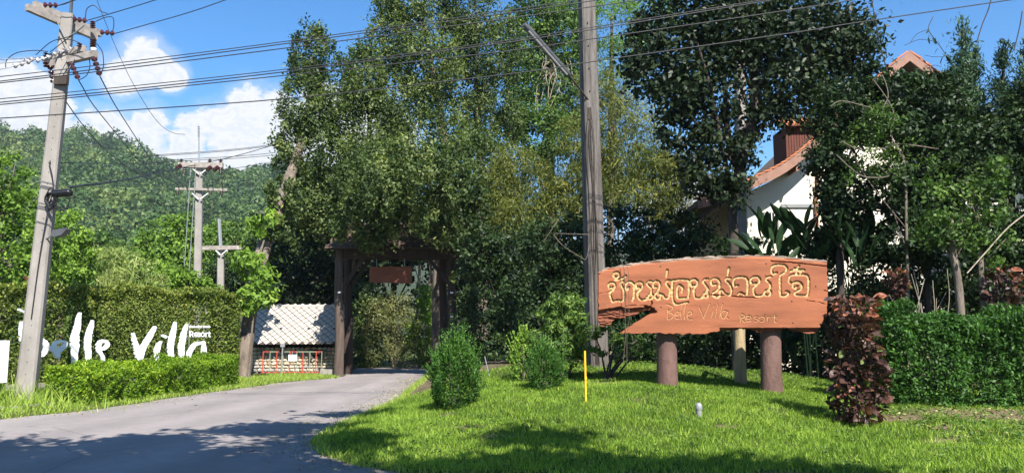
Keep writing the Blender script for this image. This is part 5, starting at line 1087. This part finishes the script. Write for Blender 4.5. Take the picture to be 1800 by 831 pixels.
for k in range(4):
    bb = B(); w_ = .21; l_ = .34; bb.box((0, 0, 0), (w_, l_, .022)); sm.append(raw_mesh('shingle', bb.v, bb.f)); sm[-1].materials.append(MATS['shingle_wood'])
up = Vector((0, yr-32.5, rz_-ez)); SL = up.length; up.normalize(); nr = Vector((1, 0, 0)).cross(up)
rows = 8
for j in range(rows):
    sl = (j+.5)*SL/rows; shr = .45*sl/SL; x = xl-.1+shr+(j % 2)*.1
    while x < xr+.1-shr:
        c = Vector((x, 32.5, ez))+up*sl+nr*(.035+r0.uniform(0, .015)); o = bpy.data.objects.new('shingle', sm[r0.randrange(4)]); C.objects.link(o); o.parent = t
        M = Matrix((Vector((1, 0, 0)), (up-nr*.07).normalized(), nr)).transposed(); o.matrix_local = Matrix.Translation(c-t.location) @ M.to_4x4() @ Matrix.Rotation(r0.uniform(-.05, .05), 4, 'Z'); x += .222+r0.uniform(0, .012)
B().tube([(xl+.2, yr, rz_+.03), (xr-.2, yr, rz_+.03)], .09, 8).build('ridge_pole', 'timber_grey', t)
t = thing('hanging_sign', 'weathered brown board hanging in the gateway', 'sign', P(687, 483, 33.2))
B().prism([P(650, 469, 33.15), P(724, 468, 33.15), P(724, 498, 33.15), P(649, 496, 33.15)], (0, 1, 0), .07).build('panel', 'board_brown', t)
for x in (662, 711): B().tube([P(x, 469, 33.18), P(x, 446, 33.18)], .012, 5).build('hanger', 'steel', t)
for w_ in ((668, 674), (679, 690), (696, 708)): B().beam(P(w_[0], 482, 33.14), P(w_[1], 481, 33.14), .012, .03, (0, 1, 0)).build('faded_lettering', 'shingle_wood', t)
B().beam(P(698, 473, 33.14), P(707, 473, 33.14), .012, .03, (0, 1, 0)).build('faded_lettering', 'porcelain_pale', t)

# ------------------------------------------------------------------ stone hut
t = thing('stone_hut', 'low stone hut with a pale diamond-tiled roof beside the gate', 'hut', base_at(520, 35.5))
x0, x1 = -11.65, -7.45; ey, ez, ry, rz_ = 34.5, 1.56, 36.2, 3.16
up = Vector((0, ry-ey, rz_-ez)); SL = up.length; up.normalize(); nr = Vector((1, 0, 0)).cross(up)
B().prism([(x0, ey, ez-.06), (x1, ey, ez-.02), (x1-.1, ry, rz_-.06), (x0+.1, ry, rz_-.06)], (0, 0, 1), .05).build('roof_deck', 'hut_tile_dark', t)
B().prism([(x0, 2*ry-ey, ez-.06), (x1, 2*ry-ey, ez-.06), (x1-.1, ry+.02, rz_-.06), (x0+.1, ry+.02, rz_-.06)], (0, 0, 1), .05).build('roof_deck', 'hut_tile_dark', t)
bb = B(); hd = .148; bb.prism([(-hd, 0, 0), (0, -hd, 0), (hd, 0, 0), (0, hd, 0)], (0, 0, 1), .014); tm = raw_mesh('tile', bb.v, bb.f); tm.materials.append(MATS['hut_tile'])
r0 = random.Random(14); rows = int(SL/.17)+1
for j in range(rows+1):
    sl = j*.17; x = x0+.1+(j % 2)*.17
    while x < x1-.02:
        c = Vector((x, ey, ez))+up*sl+nr*(.012+r0.uniform(0, .008)); o = bpy.data.objects.new('tile', tm); C.objects.link(o); o.parent = t
        M = Matrix((Vector((1, 0, 0)), (up-nr*.05).normalized(), nr)).transposed(); o.matrix_local = Matrix.Translation(c-t.location) @ M.to_4x4() @ Matrix.Rotation(r0.uniform(-.025, .025), 4, 'Z') @ Matrix.Rotation(r0.uniform(-.02, .02), 4, 'X'); x += .34
for k in range(11):
    xa = x0+.12+k*(x1-x0-.3)/11; B().tube([(xa, ry, rz_+.01), (xa+.36, ry, rz_+.02)], [.075, .088], 8).build('ridge_tile', 'hut_tile', t)
B().beam((x0, ey-.02, ez-.05), (x1, ey-.02, ez-.01), .03, .1).build('fascia', 'timber_grey', t)
wy = 34.9; gz = zf(-9.5, wy)
B().box((-9.5, wy+.3, gz+.5), (3.7, .3, 1.04)).build('wall', 'mortar', t)
B().box((-9.5, wy+.55, 1.6), (3.7, .1, 1.4)).build('back_panel', 'timber_dark', t)
for x in (-11.3, -10.1, -8.9, -7.75): B().beam((x, wy+.2, gz+.9), (x, wy+.2, 2.2), .1, .1, (0, 1, 0)).build('roof_post', 'timber_dark', t)
import bmesh
stm = []
for k in range(6):
    bm = bmesh.new(); bmesh.ops.create_icosphere(bm, subdivisions=1, radius=1); rr = random.Random(70+k)
    for v in bm.verts: v.co *= rr.uniform(.82, 1.15); v.co.x = max(-.9, min(.9, v.co.x)); v.co.z = max(-.8, min(.8, v.co.z))
    me = bpy.data.meshes.new('stone'); bm.to_mesh(me); bm.free(); me.materials.append(MATS[f'stone_{k % 5}']); stm.append(me)
z = gz+.04; row = 0
while z < gz+1.02:
    hh = r0.uniform(.12, .19); x = -11.32+r0.uniform(0, .1)
    while x < -7.68:
        ww = r0.uniform(.13, .3); o = bpy.data.objects.new('stone', stm[r0.randrange(6)]); C.objects.link(o); o.parent = t
        o.location = Vector((x+ww/2, wy+.15+r0.uniform(-.02, .02), z+hh/2))-t.location; o.scale = (ww*.56, .1, hh*.6); o.rotation_euler = (0, r0.uniform(-.15, .15), 0); x += ww
    z += hh; row += 1
B().box((P(556, 622, wy).x, wy+.12, P(556, 621, wy).z), (.5, .06, .36)).build('window_opening', 'dark_interior', t)
B().prism([P(562, 615, wy), P(573, 613, wy-.15), P(573, 630, wy-.15), P(562, 628, wy)], (.3, .9, 0), .03).build('shutter', 'hut_tile_dark', t)
B().prism([P(550, 615, wy), P(543, 612, wy-.15), P(543, 632, wy-.15), P(550, 629, wy)], (-.3, .9, 0), .03).build('shutter', 'hut_tile_dark', t)
B().beam(P(603, 560, 34.5), P(597, 657, 34.3), .22, .05, (0, -1, .1)).build('leaning_plank', 'timber_grey', t)
t = thing('railing', 'red and green metal railing in front of the stone hut', 'railing', base_at(513, 34.0)); d = 34.0
for k, x in enumerate((463, 475, 487, 498, 510, 522, 533, 545, 556, 566)):
    b = base_at(x, d); B().tube([b, P(x, 617, d)], .02 if k % 2 == 0 else .016, 6).build('upright', 'red_paint' if k % 2 == 0 else 'green_paint', t)
    if k < 9:
        xn = (475, 487, 498, 510, 522, 533, 545, 556, 566)[k]; B().tube([P(x, 618, d), P(xn, 618, d)], .02, 6).build('top_rail', 'red_paint' if k in (0, 2, 4, 8) else 'green_paint', t)
b0, b1 = base_at(462, d)+Vector((0, 0, .1)), base_at(566, d)+Vector((0, 0, .1)); B().tube([b0, b1], .018, 6).build('bottom_rail', 'red_paint', t)
t = thing('notice_board', 'small blank white notice fixed to the red railing', 'notice', P(514, 628, 33.9)); B().prism([P(507, 623, 33.93), P(522, 623, 33.93), P(522, 634, 33.93), P(507, 634, 33.93)], (0, 1, 0), .03).build('panel', 'white_paint', t); B().tube([P(514, 623, 33.95), P(514, 617, 33.97)], .012, 5).build('hook', 'steel', t)
b = base_at(496, 33.7); t = thing('thin_post', 'thin grey post with a small head before the stone hut', 'post', b); B().tube([b, P(497, 606, 33.7)], .03, 6).build('shaft', 'steel', t); B().box(P(497, 606, 33.7), (.18, .08, .16)).build('head', 'grey_paint', t)
b = base_at(582, 33.6); t = thing('concrete_block', 'rough pale concrete block at the foot of the gate post', 'block', b); bb = B(); bb.box(b+Vector((0, 0, .11)), (.75, .4, .26)); bb.build('block', 'concrete_block', t)

# ------------------------------------------------------------------ house
d = 27.0; hb = base_at(1560, d+3)
t = thing('villa', 'cream gabled house with curved terracotta roof edge behind the trees', 'house', hb)
prof = [(1226, 352), (1262, 341), (1320, 317), (1368, 295), (1402, 272), (1434, 244), (1480, 198), (1535, 146), (1597, 93)]
prof3 = catmull([P(x, y, d-.9) for x, y in prof], 4); apex = prof3[-1]
right = [Vector((2*apex.x-v.x, v.y, v.z)) for v in reversed(prof3[:-1])]; full = prof3+right
wl = P(1318, 600, d).x; wr = 2*apex.x-wl
wp = [v for v in full if wl < v.x < wr]; wallp = [Vector((wl, d, hb.z-.1))]+[Vector((wl, d, wp[0].z-.3))]+[Vector((v.x, d, v.z-.28)) for v in wp]+[Vector((wr, d, wp[-1].z-.3)), Vector((wr, d, hb.z-.1))]
B().prism(wallp, (0, 1, 0), .25).build('wall', 'wall_cream', t)
B().box((wl+.125, d+4.2, (hb.z+wp[0].z)/2-.2), (.25, 7.9, wp[0].z-hb.z-.3)).build('wall', 'wall_cream', t)
bb = B(); n = len(full); V = []
for v in full: V += [v, v+Vector((0, 9, 0)), v-Vector((0, 0, .16)), v+Vector((0, 9, -.16))]
Fs = []
for i in range(n-1):
    a, c = i*4, i*4+4; Fs += [(a, c, c+1, a+1), (a+2, a+3, c+3, c+2), (a, a+2, c+2, c), (a+1, c+1, c+3, a+3)]
Fs += [(0, 1, 3, 2), ((n-1)*4, (n-1)*4+2, (n-1)*4+3, (n-1)*4+1)]
bb.add(V, Fs).build('roof', 'soffit_brown', t)
bb = B(); V = []
for v in full: V += [v+Vector((0, -.06, .03)), v+Vector((0, -.06, -.30)), v+Vector((0, -.005, -.30)), v+Vector((0, -.005, .03))]
Fs = []
for i in range(n-1):
    a, c = i*4, i*4+4; Fs += [(a, a+1, c+1, c), (a+3, c+3, c+2, a+2), (a, c, c+3, a+3), (a+1, a+2, c+2, c+1)]
bb.add(V, Fs).build('barge_board', 'barge_pink', t)
r0 = random.Random(22)
for i in range(n-1):
    a, c = full[i], full[i+1]; e = (c-a); L_ = e.length; k = max(1, round(L_/.42)); left = i < n//2
    for j in range(k):
        s0 = a+e*(j/k); s1 = a+e*((j+1)/k)
        if not left: s0, s1 = s1, s0
        u_ = (s1-s0).normalized(); nz = Vector((-u_.z, 0, u_.x));  nz = nz if nz.z > 0 else -nz
        lo = s0-u_*.06+nz*.10; hi = s1+nz*.055
        B().beam(lo+Vector((0, .12, 0)), hi+Vector((0, .12, 0)), .36, .05, nz).build('rake_tile', 'terracotta', t)
B().tube([P(1438, 296, d-.1), P(1438, 330, d-.1), P(1434, 350, d-.1), P(1437, 398, d-.1)], .055, 8).build('downpipe', 'copper_pipe', t, True)
q = P(1394, 297, d-.45); B().box(q, (.08, .8, .3)).build('bracket', 'barge_pink', t)
wdw = B(); f_ = P(1356, 388, d-.03)
B().box(f_, (.5, .06, .62)).build('window', 'grey_paint', t); wq = bpy.data.objects.get('window')
B().box(f_+Vector((0, -.02, 0)), (.4, .04, .52)).build('pane', 'glass_dark', wq)
for k in range(3): B().box(f_+Vector((-.1+k*.1, -.05, 0)), (.02, .02, .52)).build('bar', 'white_paint', wq)
for zq in (P(0, 352, d).z, ): B().box(((wl+wr)/2, d-.03, P(1500, 362, d).z), (wr-wl-2.5, .06, .12)).build('wall_band', 'grey_paint', t)
dz0, dz1 = P(1400, 300, 28.5).z, P(1400, 222, 28.5).z; xa, xb = P(1381, 260, 28.5).x, P(1460, 260, 28.5).x
t2 = t
B().box(((xa+xb)/2, 29.2, (dz0+dz1)/2), (xb-xa-.04, 1.4, dz1-dz0)).build('dormer', 'cladding_red', t); dm = bpy.data.objects['dormer']
k = 0; x = xa
while x < xb: B().box((x+.05, 28.47, (dz0+dz1)/2), (.085, .04, dz1-dz0)).build('plank', 'cladding_red', dm); x += .1
for j in range(4):
    for i in range(int((xb-xa+.4)/.25)):
        B().box((xa-.2+i*.25+.12, 28.3+j*.18, dz1+.02+j*.11), (.235, .26, .05), Matrix.Rotation(.55, 3, 'X')).build('roof_tile', 'terracotta', dm)

# ------------------------------------------------------------------ roadside trees standing beside and behind the camera, whose crowns shade the foreground
for q, (tr, L_, lb) in enumerate([
    ([(-9.5, 1.0, -.1, .2), (-9, 2.2, 3.5, .17), (-7.6, 3.8, 6.6, .08)], [(-8.2, 4.4, 7.4, 2.6, 1.7, 1.3), (-5.2, 4.6, 7.6, 2.0, 1.4, 1.1), (-11.5, 4.2, 7.4, 2.4, 1.7, 1.2), (-6.5, 3.0, 7.2, 2.5, 1.3, 1.0)], 'spreading roadside tree that shades the near asphalt'),
    ([(-2.6, -2.2, -.1, .2), (-2.2, -.4, 3.8, .16), (-1.0, 3.4, 7.4, .07)], [(-1.9, 4.0, 7.2, 2.0, 1.3, 1.0), (.2, 4.6, 8.6, 1.0, .9, .8), (-3.4, 3.0, 7.4, 2.0, 1.2, 1.0), (-.5, 3.2, 7.0, 1.8, 1.2, .9), (-1.2, 6.4, 9, 1.5, .8, .5), (.4, 7.6, 10.6, .9, .6, .4), (-3.0, 5.2, 8.4, 1.3, .8, .5)], 'leaning roadside tree that shades the drive mouth'),
    ([(5.0, -2.0, -.1, .2), (4.4, -.2, 3.6, .15), (3.6, 3.0, 6.6, .07)], [(2.4, 3.4, 6.8, 1.5, 1.2, .8), (4.6, 3.0, 6.8, 2.0, 1.1, .8), (3.3, 4.5, 8.8, .8, .7, .6), (7.0, 1.8, 6.8, 1.8, 1.0, .8)], 'slender roadside tree that shades the lawn edge')]):
    tt = thing('roadside_shade_tree', lb, 'tree', Vector(tr[0][:3]), 'roadside trees beside the viewpoint')
    cc = blob_leaves('crown', L_, 13000, .30, 'leaf_green', tt, 900+q, shell=.1, cr=.3)
    sp = catmull([v[:3] for v in tr], 5); B().tube(sp, list(np.linspace(.2, .07, len(sp))), 9).build('trunk', 'bark', tt, True)
    for k in range(6): e = Vector(cc[k*7]); s = sp[-4]; B().tube(catmull([s, s.lerp(e, .5)+Vector((0, 0, .2)), e], 4), list(np.linspace(.05, .015, 9)), 6).build('branch', 'bark', tt, True)

hm = bpy.data.materials.new('haze_air'); hm.use_nodes = True; MATS['haze_air'] = hm; gg = NG(hm.node_tree); gg.n.clear()
vv_ = gg.a('ShaderNodeVolumePrincipled', {'Color': (.78, .88, 1.0, 1), 'Density': .00019, 'Anisotropy': .2})
gg.l.new(vv_.outputs[0], gg.a('ShaderNodeOutputMaterial').inputs['Volume'])
B().box((0, 200, 88), (3400, 3400, 186)).build('haze', 'haze_air', None, kind='stuff')
